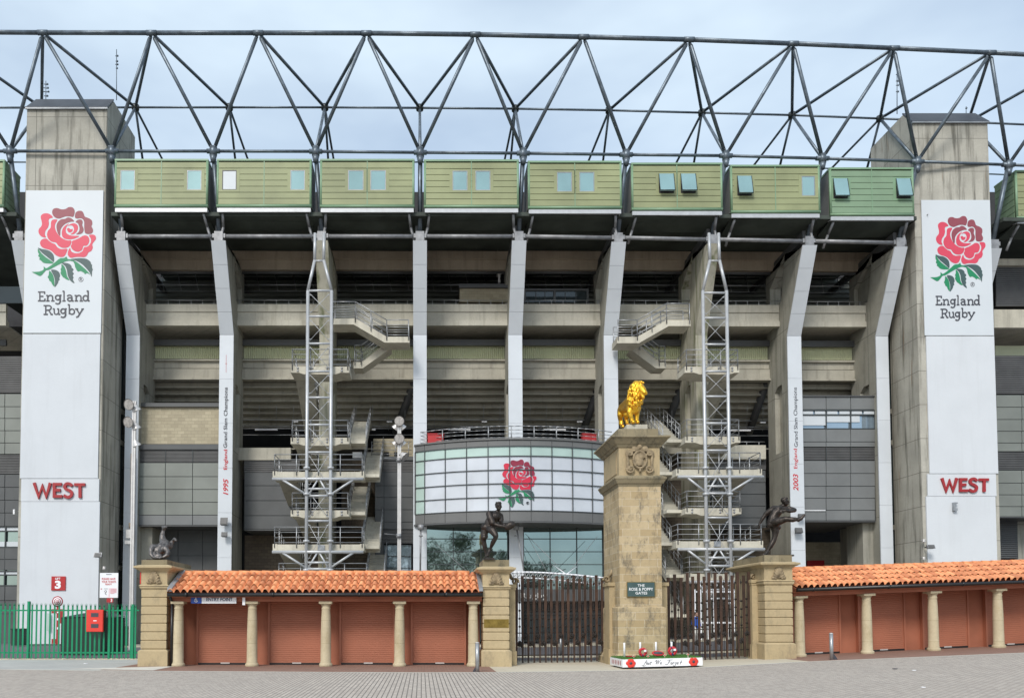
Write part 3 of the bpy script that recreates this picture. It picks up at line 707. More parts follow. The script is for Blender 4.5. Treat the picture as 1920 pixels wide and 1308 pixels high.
# bay 3 right part
MB().sl(700, 775, 822, 856, 3.2, 3.6).build('block_wall', M['block'], stand)
for q in ((709, 718), (720, 729), (739, 745), (757, 762)): MB().sl(*q, 847, 854, 3.1, 3.19).build('small_window', M['dark'], stand)
MB().sl(703, 775, 855, 862, 2.0, 3.3).build('fascia', M['darkgrey'], stand)
louvres(703, 775, 862, 884, 2.1, 8); panels([703, 720, 775], [884, 910, 932, 955, 978, 992], 2.1, M['darkgrey'])
louvres(703, 775, 993, 1018, 2.1, 9, M['charcoal']); panels([703, 719.5], [1018, 1043, 1069], 2.1, M['darkgrey'])
MB().sl(720, 771, 1021, 1069, 2.2, 2.3).build('window_glass', M['glass_blue'], stand); frameline([720, 745.5, 771], [1022, 1042, 1064], 720, 771, 1021, 1069, 2.1)
MB().sl(703, 775, 1069, 1215, 2.1, 2.5).build('lower_wall', M['darkgrey'], stand)
MB().sl(692, 704, 856, 876, 2.0, 5).sl(692, 704, 978, 993, 2.0, 5).build('landing_beam', M['conc_light'], stand)
mb = MB()
for y in (828, 835, 843, 851): mb.tube(P(696, y, YF(700) + 2.2), P(772, y, YF(772) + 2.2), .02, 5)
for x in (697, 718, 742, 766): mb.tube(P(x, 827, YF(x) + 2.2), P(x, 856, YF(x) + 2.2), .03, 5)
mb.build('concourse_rails', M['rail'], stand)
MB().sl(661, 679, 847, 858, 2.4, 2.5).build('sign_panel', M['signwhite'], stand)
# small upper rooms in bays 4 and 5
MB().sl(861, 953, 532, 539, 2.6, 5).build('coping', M['charcoal'], stand); MB().sl(862, 953, 539.2, 566, 2.8, 5).build('block_wall', M['block'], stand)
MB().sl(985, 1103, 543, 566, 2.9, 3).build('window_glass', M['glass_dark'], stand); frameline([984, 1040, 1102], [543], 984, 1103, 541, 567, 2.8, 4, 'mullions', M['charcoal'])
for q in (1005, 1022, 1060, 1080): frameline([q], [], 984, 1103, 543, 566, 2.84, .8, 'glazing_bar', M['charcoal'])
mb = MB().px(932, 940, 500, 514, 58.6, .5); mb.px(934, 938, 514, 530, 58.7, .2); mb.build('wall_heater', M['lamp'], stand)
# bays 4 and 5: lower glass wall under the drum
for xa, xb, xs_ in ((800, 953, [800, 850, 902, 952]), (980, 1180, [982, 1032, 1082, 1131, 1176])):
    MB().sl(xa, xb, 980, 1104, .5, .56).build('glass_wall', M['glass'], stand)
    frameline(xs_, [986, 1009.5, 1033.5, 1057.5, 1081], xa, xb, 984, 1104, .42, 1.3)
MB().sl(800, 1185, 1104, 1126, -.2, 1).build('entrance_fascia', M['charcoal'], stand)
txt('Spirit of Rugby', 903, 1026, 1110.5, 1124, YF(960) - .2, .05, M['lamp'], stand, 'fascia_lettering')
MB().sl(800, 1185, 1126.3, 1202, .6, .66).build('glass_door_front', M['glass_dark'], stand)
frameline([800, 826, 852, 878, 904, 930, 982, 1007, 1032, 1057, 1082, 1107, 1132, 1158], [1150], 800, 1185, 1126, 1203, .5, 1.6)
# bay 6, 7 : behind the gate pillar
MB().sl(1158, 1304, 838, 850, 3.4, 9).build('landing_beam', M['conc'], stand)
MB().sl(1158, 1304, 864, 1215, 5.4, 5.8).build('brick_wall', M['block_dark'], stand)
MB().sl(1326, 1436, 834, 860, 2.2, 2.8).build('landing_beam', M['conc_light'], stand)
mb = MB()
mb.tube(P(1385, 828, YF(1400) + 2.3), P(1434, 828, YF(1434) + 2.3), .025)
for x in (1400, 1423): mb.tube(P(x, 828, YF(x) + 2.3), P(x, 835, YF(x) + 2.3), .025)
mb.build('concourse_rails', M['rail'], stand)
louvres(1330, 1436, 861, 880, 2.6, 5); panels([1330, 1372, 1436], [881, 904, 926, 948, 970, 985], 2.6, M['darkgrey'])
MB().sl(1330, 1436, 986, 988, 2.4, 7).build('soffit_panel', M['charcoal'], stand)
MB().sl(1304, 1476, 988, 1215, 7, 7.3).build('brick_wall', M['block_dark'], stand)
# bay 8
X8 = [1504, 1549, 1595, 1641]
panels(X8, [743, 767.5], .6, M['grey_r']); MB().sl(1503, 1642, 741, 743, .5, 1.2).build('coping', M['charcoal'], stand)
MB().sl(1504, 1641, 768.4, 803, .72, .8).build('window_glass', M['glass_blue'], stand)
mb = MB()
for k in range(6): x = 1504.5 + k * 22.9; mb.sl(x + .8, x + 20, 770, 776, .64, .70)
mb.sl(1505, 1548, 778.6, 797, .64, .7).sl(1550.5, 1594, 778.6, 791, .64, .7).sl(1596.5, 1612, 778.6, 791, .64, .7)
mb.build('window_blind', M['blind'], stand)
frameline([1504, 1549.5, 1595.5, 1641], [768.5, 777.3, 803.3], 1504, 1641, 768, 804, .58, 2.0)
panels(X8, [804, 828, 837.5], .6, M['grey_r']); louvres(1504, 1641, 838.5, 862, .68, 8); frameline([1549.5, 1595.5], [], 1504, 1641, 838, 862, .6, 1)
panels(X8, [863, 887, 911, 933.5, 956, 975.5], .6, M['grey_r'])
MB().sl(1504, 1548, 955.6, 957.2, .52, .58).build('white_strip', M['signwhite'], stand)
MB().sl(1503, 1642, 976, 978, .5, 8).build('soffit_panel', M['charcoal'], stand)
MB().sl(1502, 1642, 1016, 1215, 8, 8.3).build('block_wall', M['block'], stand)
MB().sl(1620, 1642, 978, 1215, 1.2, 3.4).sl(1590, 1602, 978, 1215, 5, 6).build('pier_wall', M['conc_side'], stand)
MB().sl(1514, 1546, 1050, 1085, 7.8, 7.98).build('red_door', M['red'], stand)
# far left bay
xs_ = [-60, -20, 9, 38]
louvres(-60, 60, 668, 736, 1.2, 20); panels([-60, -20, 9, 60], [738, 762, 784, 807, 830, 851], 1.2, M['grey']); louvres(-60, 60, 852, 888, 1.25, 12)
panels([-60, -20, 9, 60], [889, 913, 937, 961], 1.2, M['darkgrey']); panels([-60, -20, 9, 60], [961, 986], 1.2, M['darkgrey'])
MB().sl(-60, 60, 986, 1110, 1.35, 1.45).build('window_glass', M['glass'], stand)
panels([-60, -20, 9, 60], [1026, 1048, 1068], 1.2, M['darkgrey']); panels([-60, -20, 9, 60], [1098, 1125, 1150], 1.2, M['darkgrey'])
MB().sl(-60, 60, 1150, 1215, 1.2, 1.6).build('lower_wall', M['darkgrey'], stand)
frameline([9], [987, 995, 1025, 1070, 1077, 1097], -60, 60, 986, 1098, 1.22, 2.2)
MB().sl(-60, 60, 988, 994, 1.28, 1.33).sl(-60, 60, 1071, 1076, 1.28, 1.33).sl(-60, 60, 1015, 1024, 1.28, 1.33).build('window_blind', M['blind'], stand)
MB().sl(-60, 60, 537, 568, 2.4, 2.5).build('window_glass', M['glass_dark'], stand)
# far right bay
louvres(1868, 2000, 500, 574, 1.2, 20); MB().sl(1864, 2000, 485, 497, .9, 1.5).build('white_beam', M['conc_light'], stand)
MB().sl(1864, 2000, 580, 614, .9, 1.5).build('balcony_beam', M['conc_light'], stand); MB().sl(1864, 2000, 614.5, 616, 1, 7).build('balcony_soffit', M['soffit'], stand)
louvres(1866, 2000, 667, 738, 1.2, 20); panels([1868, 1916, 1960, 2005], [740, 763, 786, 808, 830, 846], 1.2, M['grey']); louvres(1866, 2000, 847, 880, 1.25, 10)
panels([1868, 1916, 1960, 2005], [881, 905, 927, 949, 968], 1.2, M['grey']); louvres(1872, 1908, 972, 1046, 3.4, 20, M['charcoal'])
MB().sl(1868, 2005, 968.3, 970, 1.1, 6).build('soffit_panel', M['charcoal'], stand); MB().sl(1904, 2005, 970, 1215, 3.6, 4).build('pier_wall', M['conc_side'], stand)
MB().sl(1874, 2005, 1046, 1215, 3.7, 4.1).build('lower_wall', M['darkgrey'], stand)
MB().sl(1866, 2000, 648, 667, 3.5, 3.6).build('ribbed_sheet', M['rib'], stand)

# ---- curved drum with the emblem
DX0, DX1, DR = WX(778, 900, 55.5), WX(1162, 900, 55.5), None
dh = (DX1 - DX0) / 2; dm = (DX0 + DX1) / 2; sag = 2.05; DR = (dh * dh + sag * sag) / (2 * sag); dYc = 55.5 - sag + DR
def drumY(X, off=0): r = DR + off; q = max(-r, min(r, X - dm)); return dYc - math.sqrt(r * r - q * q)
def dpt(x, y):          # point of the drum face seen at a photo pixel
    Y = 54
    for _ in range(12): Y = drumY(WX(x, y, Y))
    return P(x, y, Y)
dz = lambda y: WZ(y, drumY(dm)) 
XS = [DX0] + [dpt(x, 900).x for x in (796, 834.5, 874.5, 915, 955.5, 995.5, 1035, 1073.5, 1110.5)] + [dpt(1146, 900).x, DX1]
def dseg(mb, Xa, Xb, z0, z1, off=0, th=.05, n=3):
    for k in range(n):
        A, B = Xa + (Xb - Xa) * k / n, Xa + (Xb - Xa) * (k + 1) / n
        ya, yb = drumY(A) - off, drumY(B) - off
        mb.hexa([(A, ya, z0), (B, yb, z0), (B, yb, z1), (A, ya, z1), (A, ya + th, z0), (B, yb + th, z0), (B, yb + th, z1), (A, ya + th, z1)])
zz = [dz(y) for y in (824, 836, 854.5, 880.5, 906, 931.5, 957, 976)]
for (nm, mt, i0, i1) in (('drum_fascia', 'fascia', 0, 1), ('drum_fascia', 'fascia', 6, 7)):
    mb = MB()
    for a, b_ in zip(XS, XS[1:]): dseg(mb, a + .012, b_ - .012, zz[i1], zz[i0] - .02, .03, .06)
    mb.build(nm, M[mt], stand)
mg, mw = MB(), MB()
for j, (a, b_) in enumerate(zip(XS, XS[1:])):
    for k in range(1, 6): dseg(mg if (k == 1 or j == 0) else mw, a, b_, zz[k + 1], zz[k], 0, .05)
mg.build('drum_green_glass', M['glass_mint'], stand); mw.build('drum_white_glass', M['glass_white'], stand)
mb = MB()
for X in XS: mb.box(X - .025, X + .025, drumY(X) - .085, drumY(X) + .02, zz[6], zz[1])
for z in zz[1:7]: dseg(mb, DX0, DX1, z - .026, z + .026, .08, .1, 24)
mb.build('drum_mullions', M['mullion'], stand)
mb = MB(); vs = [(DX0 - .1, 56.2)] + [(X, drumY(X) - .12) for X in lin(DX0 - .05, DX1 + .05, 30)] + [(DX1 + .1, 56.8)]
mb.prism([(x, y, zz[0]) for x, y in vs], (0, 0, .1)).build('drum_coping', M['fascia'], stand)
MB().prism([(x, y, zz[7] - .12) for x, y in vs], (0, 0, .1)).build('drum_soffit', M['charcoal'], stand)
MB().box(DX0 + .02, DX0 + .5, 55.45, 56.3, zz[7], zz[0]).build('drum_end', M['fascia'], stand)
mb = MB()
rl = [Vector((X, drumY(X) + .35, 0)) for X in lin(DX0 + .35, DX1 - .5, 26)]
zr = [dz(y) for y in (796, 803, 810, 817)]
for z in zr: mb.path([p + Vector((0, 0, z)) for p in rl], .02 if z != zr[0] else .03, 6)
for k in range(0, 27, 3): p = rl[k]; mb.tube(p + Vector((0, 0, zz[0] + .08)), p + Vector((0, 0, zr[0])), .035, 6)
for z in zr: mb.tube(rl[0] + Vector((0, 0, z)), rl[0] + Vector((0, 1.3, z)), .02)
mb.build('terrace_rail', M['rail'], stand)
for nm, xa, xb in (('1', 802, 832), ('2', 1092, 1118)):
    o = MB().box(WX(xa, 820, 55.1), WX(xb, 820, 55.1), 55.05, 55.6, zz[0] + .12, zz[0] + .72).box(WX(xa, 820, 55.1) - .04, WX(xb, 820, 55.1) + .04, 55.0, 55.65, zz[0] + .72, zz[0] + .78).build('drinks_counter', M['redbox'] if False else M['red'])
    tag(o, 'red counter at the left end of the drum terrace' if nm == '1' else 'red counter at the right end of the drum terrace', 'counter', 'red counters on the terrace')
o = MB().box(WX(984, 800, 58), WX(992, 800, 58), 57.6, 58, zz[0] - .4, dz(805)).build('banner_stand', M['red']); tag(o, 'narrow red upright panel behind the middle of the terrace rail', 'panel')
em = thing('rose_emblem', 'large red rose emblem applied to the curved white glass drum', 'emblem', (dm, 53.4, dz(905)))
def mdrum(u, v):
    q = dpt(934.8 + (u - 60.5 * 1 - 0) * (71 / 678.0), 861.2 + (v - 47) * (90.3 / 858.0)); return q
def mdrum(u, v): return dpt(934.8 + (u - 60) * .10465, 861.2 + (v - 47) * .1053) + Vector((0, .0, 0))
rose(em, mdrum, .045, True)
# rods hanging below the drum
for (xa, ya, xb, yb) in ((789, 985, 788, 1069), (968, 985, 984, 1080)):
    MB().tube(P(xa, ya, 54.6), P(xb, yb, 54.6), .06 if xa < 800 else .05, 8).tube(P(xa, ya - 2, 54.6), P(xa, ya + 8, 54.6), .2, 8).tube(P(xa, ya + 18, 54.6), P(xa, ya + 20, 54.6), .13, 8).build('prop_rod', M['galv2'], stand)
for (a, b_, c, d) in ((818, 1020, 876, 1070), (985, 1000, 1062, 1076), (1120, 1005, 1064, 1076), (990, 1005, 1030, 1080)): MB().tube(P(a, b_, 54.9), P(c, d, 53.2), .016, 5).build('tie_rod', M['galv2'], stand)

# ---- cabins hanging under the roof truss
PODS = [(-172, 8, 300, 388, 'olive', []), (214.5, 390, 299, 388, 'olive', [(225, 253, 0), (350, 378, 0)]), (406, 584, 299, 388, 'olive', [(416, 444, 1), (544, 572, 0)]),
        (600, 777, 299, 388.5, 'olive', [(652, 682, 0), (694, 724, 0)]), (795, 973, 300, 389, 'olive', [(848, 877, 0), (891, 920, 0)]), (990, 1166, 302.5, 391, 'olive', [(1044, 1073, 0), (1086, 1115, 0)]),
        (1184, 1355, 306, 394, 'olive', [(1235, 1264, 2), (1276, 1305, 2)]), (1370, 1538, 310, 399, 'olive', [(1382, 1410, 2), (1503, 1529, 0)]), (1556, 1714, 315, 404, 'green_pod', [(1562, 1590, 2), (1680, 1708, 2)]),
        (1905, 2080, 320, 410, 'olive', [])]
for i, (x0, x1, yt, yb, mt, wins) in enumerate(PODS):
    xm = (x0 + x1) / 2; Y = YF(xm) - 3.35; ym = (yt + yb) / 2
    X0, X1 = WX(x0, ym, Y), WX(x1, ym, Y); Z1, Z0 = WZ(yt, Y), WZ(yb, Y); D = 2.1
    px = (X1 - X0) / (x1 - x0)
    body = MB().box(X0 + .02, X1 - .02, Y + .06, Y + D, Z0 + .03, Z1 - .03).build('cabin', M['podgap'], stand)
    sd = MB().box(X0 + .003, X0 + .018, Y + .22, Y + D - .05, Z0 + .1, Z1 - .2); sd2 = MB().box(X1 - .018, X1 - .003, Y + .22, Y + D - .05, Z0 + .1, Z1 - .2)
    if i not in (0, 9): sd2.build('cabin_side', M['podside'], body)
    if i in (0, 9):
        n = 7
        sd = MB()
        for k in range(n): sd.box(X0 - .012, X1 + .012, Y + .2, Y + D - .05, Z0 + .12 + (Z1 - Z0 - .2) * k / n, Z0 + .10 + (Z1 - Z0 - .2) * (k + 1) / n - .02)
    sd.build('cabin_side', M['green_pod'] if i in (0, 9) else M['podside'], body)
    mb = MB(); nr = 7; xc = (X0 + X1) / 2; zr0, zr1 = Z0 + .19, Z1 - .15
    wr = [((X0 + (a - x0) * px) - .18, (X0 + (b_ - x0) * px) + .18) for a, b_, _ in wins]
    wz0, wz1 = zr0 + (zr1 - zr0) * 2 / nr + .0, zr0 + (zr1 - zr0) * 6 / nr - .02
    for side in ((X0 + .12, xc - .03), (xc + .03, X1 - .12)):
        for k in range(nr):
            z0, z1 = zr0 + (zr1 - zr0) * k / nr, zr0 + (zr1 - zr0) * (k + 1) / nr - .035
            segs = [side]
            if 2 <= k < 6:
                for (wa, wb) in wr:
                    ns = []
                    for (a, b_) in segs:
                        if wb <= a or wa >= b_: ns.append((a, b_))
                        else:
                            if wa > a + .02: ns.append((a, wa))
                            if wb < b_ - .02: ns.append((wb, b_))
                    segs = ns
            for a, b_ in segs: mb.box(a, b_, Y + .012, Y + .058, z0, z1)
    mb.build('cabin_boards', M[mt], body)
    mb = MB()
    mb.tube((X0 + .07, Y + .07, Z0), (X0 + .07, Y + .07, Z1), .085, 10).tube((X1 - .07, Y + .07, Z0), (X1 - .07, Y + .07, Z1), .085, 10)
    mb.tube((X0, Y + .07, Z0 + .09), (X1, Y + .07, Z0 + .09), .10, 10).box(X0, X1, Y - .02, Y + D + .05, Z1 - .09, Z1 + .03).box(xc - .028, xc + .028, Y + .0, Y + .05, Z0 + .16, Z1 - .1)
    mb.build('cabin_trim', M['trim'], body)
    for (a, b_, kind), (wa, wb) in zip(wins, wr):
        ga, gb = wa + .2, wb - .2; zg0, zg1 = wz0 + .14, wz1 - .14
        fr = MB().box(wa, ga - .004, Y + .0, Y + .06, wz0, wz1 - .03).box(gb + .004, wb, Y + .0, Y + .06, wz0, wz1 - .03).box(ga - .004, gb + .004, Y + .0, Y + .06, wz0, zg0).box(ga - .004, gb + .004, Y + .0, Y + .06, zg1, wz1 - .03)
        fr.build('window_surround', M['trim'] if mt == 'green_pod' else M['olive'], body)
        if kind == 2:       # top-hung light pushed open
            q = .30; h = zg1 - zg0
            w_ = MB().hexa([(ga, Y - q, zg0 + .06), (gb, Y - q, zg0 + .06), (gb, Y - .02, zg1), (ga, Y - .02, zg1), (ga, Y - q + .05, zg0 + .03), (gb, Y - q + .05, zg0 + .03), (gb, Y + .03, zg1 - .02), (ga, Y + .03, zg1 - .02)])
            w_.build('open_window', M['glass_pod'], body); MB().box(ga, gb, Y + .055, Y + .07, zg0, zg1).build('window_opening', M['dark'], body)
            MB().tube((ga, Y - q - .01, zg0 + .06), (gb, Y - q - .01, zg0 + .06), .025, 6).tube((ga, Y - q, zg0 + .06), (ga, Y - .02, zg1), .022, 6).tube((gb, Y - q, zg0 + .06), (gb, Y - .02, zg1), .022, 6).build('window_frame', M['black'], body)
        else:
            MB().box(ga + .05, gb - .05, Y + .022, Y + .05, zg0 + .05, zg1 - .05).build('window', M['blind'] if kind == 1 else M['glass_pod'], body)
            MB().box(ga, ga + .045, Y + .005, Y + .045, zg0, zg1).box(gb - .045, gb, Y + .005, Y + .045, zg0, zg1).box(ga + .045, gb - .045, Y + .006, Y + .045, zg0, zg0 + .045).box(ga + .045, gb - .045, Y + .006, Y + .045, zg1 - .05, zg1).build('window_frame', M['black'] if kind == 1 else M['lead'], body)
    MB().box(X0 + .05, X1 - .05, Y + .1, Y + .5, Z0 - .22, Z0 - .03).box(X0 + .05, X1 - .05, Y + .05, Y + .11, Z0 - .3, Z0 - .04).build('cabin_sill', M['podside'] if False else M['mast'], body)
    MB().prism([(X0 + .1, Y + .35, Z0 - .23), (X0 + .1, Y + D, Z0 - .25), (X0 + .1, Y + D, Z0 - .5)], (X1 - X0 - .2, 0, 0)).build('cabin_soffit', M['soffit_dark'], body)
    for xx in (X0 + .35, X1 - .35):
        MB().path([Vector((xx, Y + .3, Z0 - .3)), Vector((xx + (.1 if xx > xc else -.1), Y + .9, Z0 - .9)), Vector((xx + (.35 if xx > xc else -.35), Y + 1.1, Z0 - 1.75))], .09, 8).build('cabin_bracket', M['galv2'], body)

# ------------------------------------------------------------------ roof truss
tr = thing('roof_truss', 'dark steel tube space truss running along the top of the stand', 'roof truss', (0, 52, 30))
LN = [(-175, 284), (19, 283.5), (210, 283.5), (400, 283.5), (592, 284), (788, 286), (981, 287.5), (1174, 290), (1361, 292), (1542, 297), (1720, 303), (1891, 309), (2060, 316)]
LNc = [(x, y + 0) for x, y in LN]
TN = [(-125, 60), (80, 61.5), (284, 62), (484, 62), (687, 62.5), (891, 65), (1094, 69.5), (1292, 74.5), (1487, 82), (1676, 90.5), (1857, 99), (2030, 108)]
RN = [(-95, 202), (78, 202), (254, 201.5), (430, 201.5), (609, 201.5), (787, 202.5), (966, 204), (1142, 207), (1316, 211.5), (1485, 216), (1650, 222.5), (1815, 229), (1975, 236)]
off = lambda x: YF(x) - 55.6
L = [P(x, y, 52.4 + off(x)) for x, y in LN]; T_ = [P(x, y, 49.7 + off(x)) for x, y in TN]; Rn = [P(x, y, 57.0 + off(x)) for x, y in RN]
mb = MB(); mb.path(T_, .135, 12)
for p in T_: mb.tube(p - Vector((.32, 0, .0)), p + Vector((.32, 0, 0)), .16, 10)
mb.build('top_chord', M['galv'], tr)
for a, b_ in zip(L, L[1:]): MB().tube(a, b_, .095, 10).build('lower_chord', M['galv'], tr)
MB().path(Rn, .075, 8).build('rear_chord', M['galv'], tr)
for p in L:
    MB().tube(p - Vector((0, 0, .30)), p + Vector((0, 0, .26)), .25, 8).tube(p - Vector((0, 0, .75)), p - Vector((0, 0, .30)), .14, 8, .24).tube(p + Vector((-.42, 0, 0)), p + Vector((.42, 0, 0)), .15, 10).build('node', M['galv'], tr)
for p in Rn: MB().tube(p - Vector((0, 0, .16)), p + Vector((0, 0, .16)), .26, 10).build('node', M['mullion'], tr)
ns = MB()
def strut(a, b_, r, trim=.35, nm='brace'):
    d = (b_ - a).normalized(); a2 = a + d * trim; b2 = b_ - d * trim
    MB().tube(a2, b2, r, 10).tube(a2 - d * .12, a2, r * .45, 8, r).tube(b2, b2 + d * .12, r, 8, r * .45).build(nm, M['galv'], tr)
for i, t in enumerate(T_):
    strut(t, L[i], .115); strut(t, L[i + 1], .115); strut(t, Rn[i], .105); strut(t, Rn[i + 1], .105)
for l, r in zip(L, Rn): strut(l, r, .10)
DN = {2: [(271, 325, 62), (318, 325, 66)], 3: [(444, 325, 62), (474, 325, 66)], 4: [(617, 325, 62), (630, 325, 66)], 6: [(942, 320, 66), (956, 320, 62)], 7: [(1094, 325, 66), (1128, 325, 62)],
      8: [(1258, 325, 66), (1298, 325, 62)], 9: [(1402, 325, 66), (1459, 325, 62)], 10: [(1545, 330, 66), (1622, 330, 62)], 11: [(1760, 330, 66), (1790, 330, 62)], 5: [(787, 325, 62), (786, 320, 66)]}
for i, es in DN.items():
    for x, y, Y in es: strut(Rn[i], P(x, y, Y), .085, .2, 'rear_leg')
for p, q in zip(L, allf): pass
for (xa, ya, zk, za) in allf:         # hangers from the truss nodes down to the fin heads
    p = min(L, key=lambda l: abs(l.x - xa)); strut(p, Vector((xa, ya - 2.3, za + .5)), .15, .1, 'hanger')
MB().path([P(x, y, 54.8 + off(x)) for x, y in ((-100, 304), (210, 304), (788, 304), (981, 305), (1361, 310), (1720, 321), (2000, 332))], .05, 6).build('cable_tray', M['galv'], tr)

# ------------------------------------------------------------------ lift towers
def tower(x0, x1, yfront, ytop, yrdg, side, banner, label, s):
    xm = (x0 + x1) / 2; Y = 52.8 + YF(xm) - 55.75; yb = 1208
    t = thing('lift_tower', label, 'tower', (WX(xm, 900, Y), Y, G(WX(xm, 900, Y))))
    X0, X1 = WX(x0, 900, Y), WX(x1, 900, Y); zt = WZ(ytop, Y); zr = WZ(yrdg, Y + .8)
    sgn = side      # +1: the side seen faces right
    Ym, Yb = Y + 3.3, Y + 5.2
    # shaft with a chamfered back
    zc = zt - 2.4
    pr = [(X0, Y, -1), (X0, Y, zt), (X0, Y + 1.1, zt + 1.22), (X0, Yb, zt + 1.22), (X0, Yb, WZ(560, Y)), (X0, Ym, WZ(560, Y)), (X0, Ym, -1)]
    MB().prism(pr, (X1 - X0, 0, 0)).build('shaft', M['conc_tower'], t)
    # roof sheet
    MB().hexa([(X0 - .05, Y - .12, zt), (X1 + .05, Y - .12, zt), (X1 + .05, Y - .12, zt + .09), (X0 - .05, Y - .12, zt + .09), (X0 + .02, Y + 1.15, zt + 1.3), (X1 - .02, Y + 1.15, zt + 1.3), (X1 - .02, Y + 1.15, zt + 1.42), (X0 + .02, Y + 1.15, zt + 1.42)]).build('roof', M['roofcap'], t)
    MB().box(X0 - .06, X1 + .06, Y - .16, Y - .05, zt - .06, zt + .03).build('eaves_trim', M['lead'], t)
    # window strip beside the shaft
    Xi = X1 if sgn > 0 else X0
    a, b_ = sorted((Xi - sgn * 1.2, Xi - sgn * .02))
    MB().box(a, b_, Ym + .3, Yb - .2, -1, WZ(520, Y)).build('window_bay', M['glass_dark'], t)
    mb = MB(); a, b_ = sorted((Xi - sgn * 1.1, Xi + sgn * .0))
    for y in (770, 828, 985, 1060): mb.box(a, b_ + (.0), Ym + .05, Yb - .05, WZ(y + 9, Y + 4), WZ(y, Y + 4))
    mb.build('floor_edge', M['conc'], t)
    mb = MB()
    for (ya, yb_) in ((640, 768), (840, 880), (1000, 1056)):
        n = int((yb_ - ya) / 3)
        for k in range(n): zz_ = WZ(ya + (yb_ - ya) * k / n, Y + 4); mb.box(Xi - sgn * .1, Xi + sgn * .03, Ym + .5, Yb - .4, zz_ - .05, zz_ + .01)
    mb.build('window_louvre', M['louvre'], t)
    # white painted face below the banner
    bx0, bx1, by0, by1 = banner
    mb = MB(); mb.px(s[0], s[1], by1 + 2, s[2] - 1, Y - .09, .088).px(s[0] - .5, s[1], s[2], s[3] - .6, Y - .12, .115); mb.px(s[0] - 1.5, s[1] + .5, s[3], 1206.5, Y - .12, .115, 1000)
    mb.build('white_cladding', M['white_paint'], t)
    return t, X0, X1, Y
tl, lx0, lx1, ly = tower(36, 189.5, 54, 205, 188, 1, (45, 190, 357, 624), 'tall concrete lift tower at the left with slate roof cap and white front', (40, 185.5, 897, 940))
trr, rx0, rx1, ry = tower(1728, 1872, 56, 231, 212, -1, (1731, 1862, 375, 628), 'tall concrete lift tower at the right behind the right kiosk roof', (1740, 1868, 888, 930))
def rose_banner(label, x0t, x1t, x0b, x1b, yt, yb, Y, mp):
    b_ = thing('banner', label, 'banner', (WX((x0t + x1t) / 2, 500, Y), Y, WZ(yb, Y)))
    X0, X1 = WX((x0t + x0b) / 2, (yt + yb) / 2, Y), WX((x1t + x1b) / 2, (yt + yb) / 2, Y)
    MB().box(X0, X1, Y, Y + .06, WZ(yb, Y), WZ(yt, Y)).build('banner_sheet', M['banner'], b_)
    mw = lambda u, v: P(*mp(u, v), Y)
    rose(b_, mw, .012)
    mb = MB(); strokes(mb, ENGLAND + RUGBY, 14.5, mw, .012); mb.build('lettering', M['ink'], b_)
rose_banner('white rose banner with dark lettering high on the left lift tower', 48, 194, 44, 189, 357, 624, ly - .09, lambda u, v: (50 + u / 5.686, 380 + v / 5.686))
rose_banner('white rose banner with dark lettering high on the right lift tower', 1727, 1855, 1734.5, 1865, 375, 628.5, ry - .09, lambda u, v: (1744.9 + (u - 60) * .861 / 5.686, 405 + (v - 46) * .945 / 5.686))
def west_sign(label, x0, x1, yt, yb, Y):
    t = thing('sign', label, 'sign', P((x0 + x1) / 2, yb, Y))
    mw = lambda u, v: P(x0 + (u - 188) * (x1 - x0) / 289, yt + (v - 108) * (yb - yt) / 84, Y)
    for ch, ls in WEST.items():
        mb = MB(); strokes(mb, ls, 16, mw, .12, .004); mb.build('letter', M['westred'], t)
west_sign('raised dark red WEST letters on the white face of the left tower', 63, 160.5, 905, 933, ly - .12)
west_sign('raised dark red WEST letters on the white face of the right tower', 1763, 1852.5, 896, 922, ry - .12)
# vertical lettering on two fins
for (xa, xb, words_, ys, yr, cx, lab) in ((419.5, 428.5, 'England Grand Slam Champions', (726, 880), ('1995', 897, 927), 424, '1995'), (1488, 1497, 'England Grand Slam Champions', (726, 878), ('2003', 888, 920), 1493, '2003')):
    Y = YF(cx) - .001; t = thing('column_lettering', 'upright champions lettering with 1995 on the white fin beside the block wall' if lab == '1995' else 'upright champions lettering with 2003 on the white fin beside the kicking statue', 'lettering', P(cx, 927, Y))
    n1 = 'Grand Slam Champions'; ysp = ys[1] - (ys[1] - ys[0]) * .245
    txt(n1, xa, xb, ys[0], ysp - 3, Y, .02, M['ink'], t, 'dark_words', vertical=True, bold=.012)
    txt('England', xa, xb - .5, ysp, ys[1], Y, .02, M['redtext'], t, 'red_word', vertical=True, bold=.012)
    txt(yr[0], xa - 1, xb - .3, yr[1], yr[2], Y, .02, M['redtext'], t, 'year', vertical=True, shear=.25, bold=.02)
    MB().px(cx - .25, cx + .25, 665, 698, Y - .012, .01).px(cx - 1.5, cx + 1.5, 681, 681.8, Y - .012, .01).build('red_line', M['redtext'], t)

# aerials on the tower roofs
def aerial(label, x, y0, y1, Y, bits, r=.025):
    t = thing('aerial', label, 'aerial', P(x, y0, Y)); MB().tube(P(x, y0, Y), P(x, y1, Y), r, 6).build('mast', M['galv'], t)
    mb = MB()
    for y, w in bits: mb.tube(P(x - w, y, Y), P(x + w, y + 1, Y), .035, 5); mb.ball(P(x + w, y, Y), .07)
    mb.build('antenna_elements', M['galv'], t)
aerial('tall thin whip aerial on the left tower roof', 218.5, 188, 93, 57, [(105, 2), (115, 1.5), (121, 2), (128, 1)], .03)
aerial('stubby cluster of dishes on the left tower roof ridge', 86, 190, 152, 56, [(158, 3), (165, 4), (172, 5), (180, 3)])
aerial('tall thin whip aerial on the right tower roof', 1682, 214, 128, 59, [(140, 2), (152, 2), (160, 2), (172, 2)], .03)
aerial('short rod aerial at the right end of the right tower roof', 1811.5, 216, 200, 57, [(203, .5)])

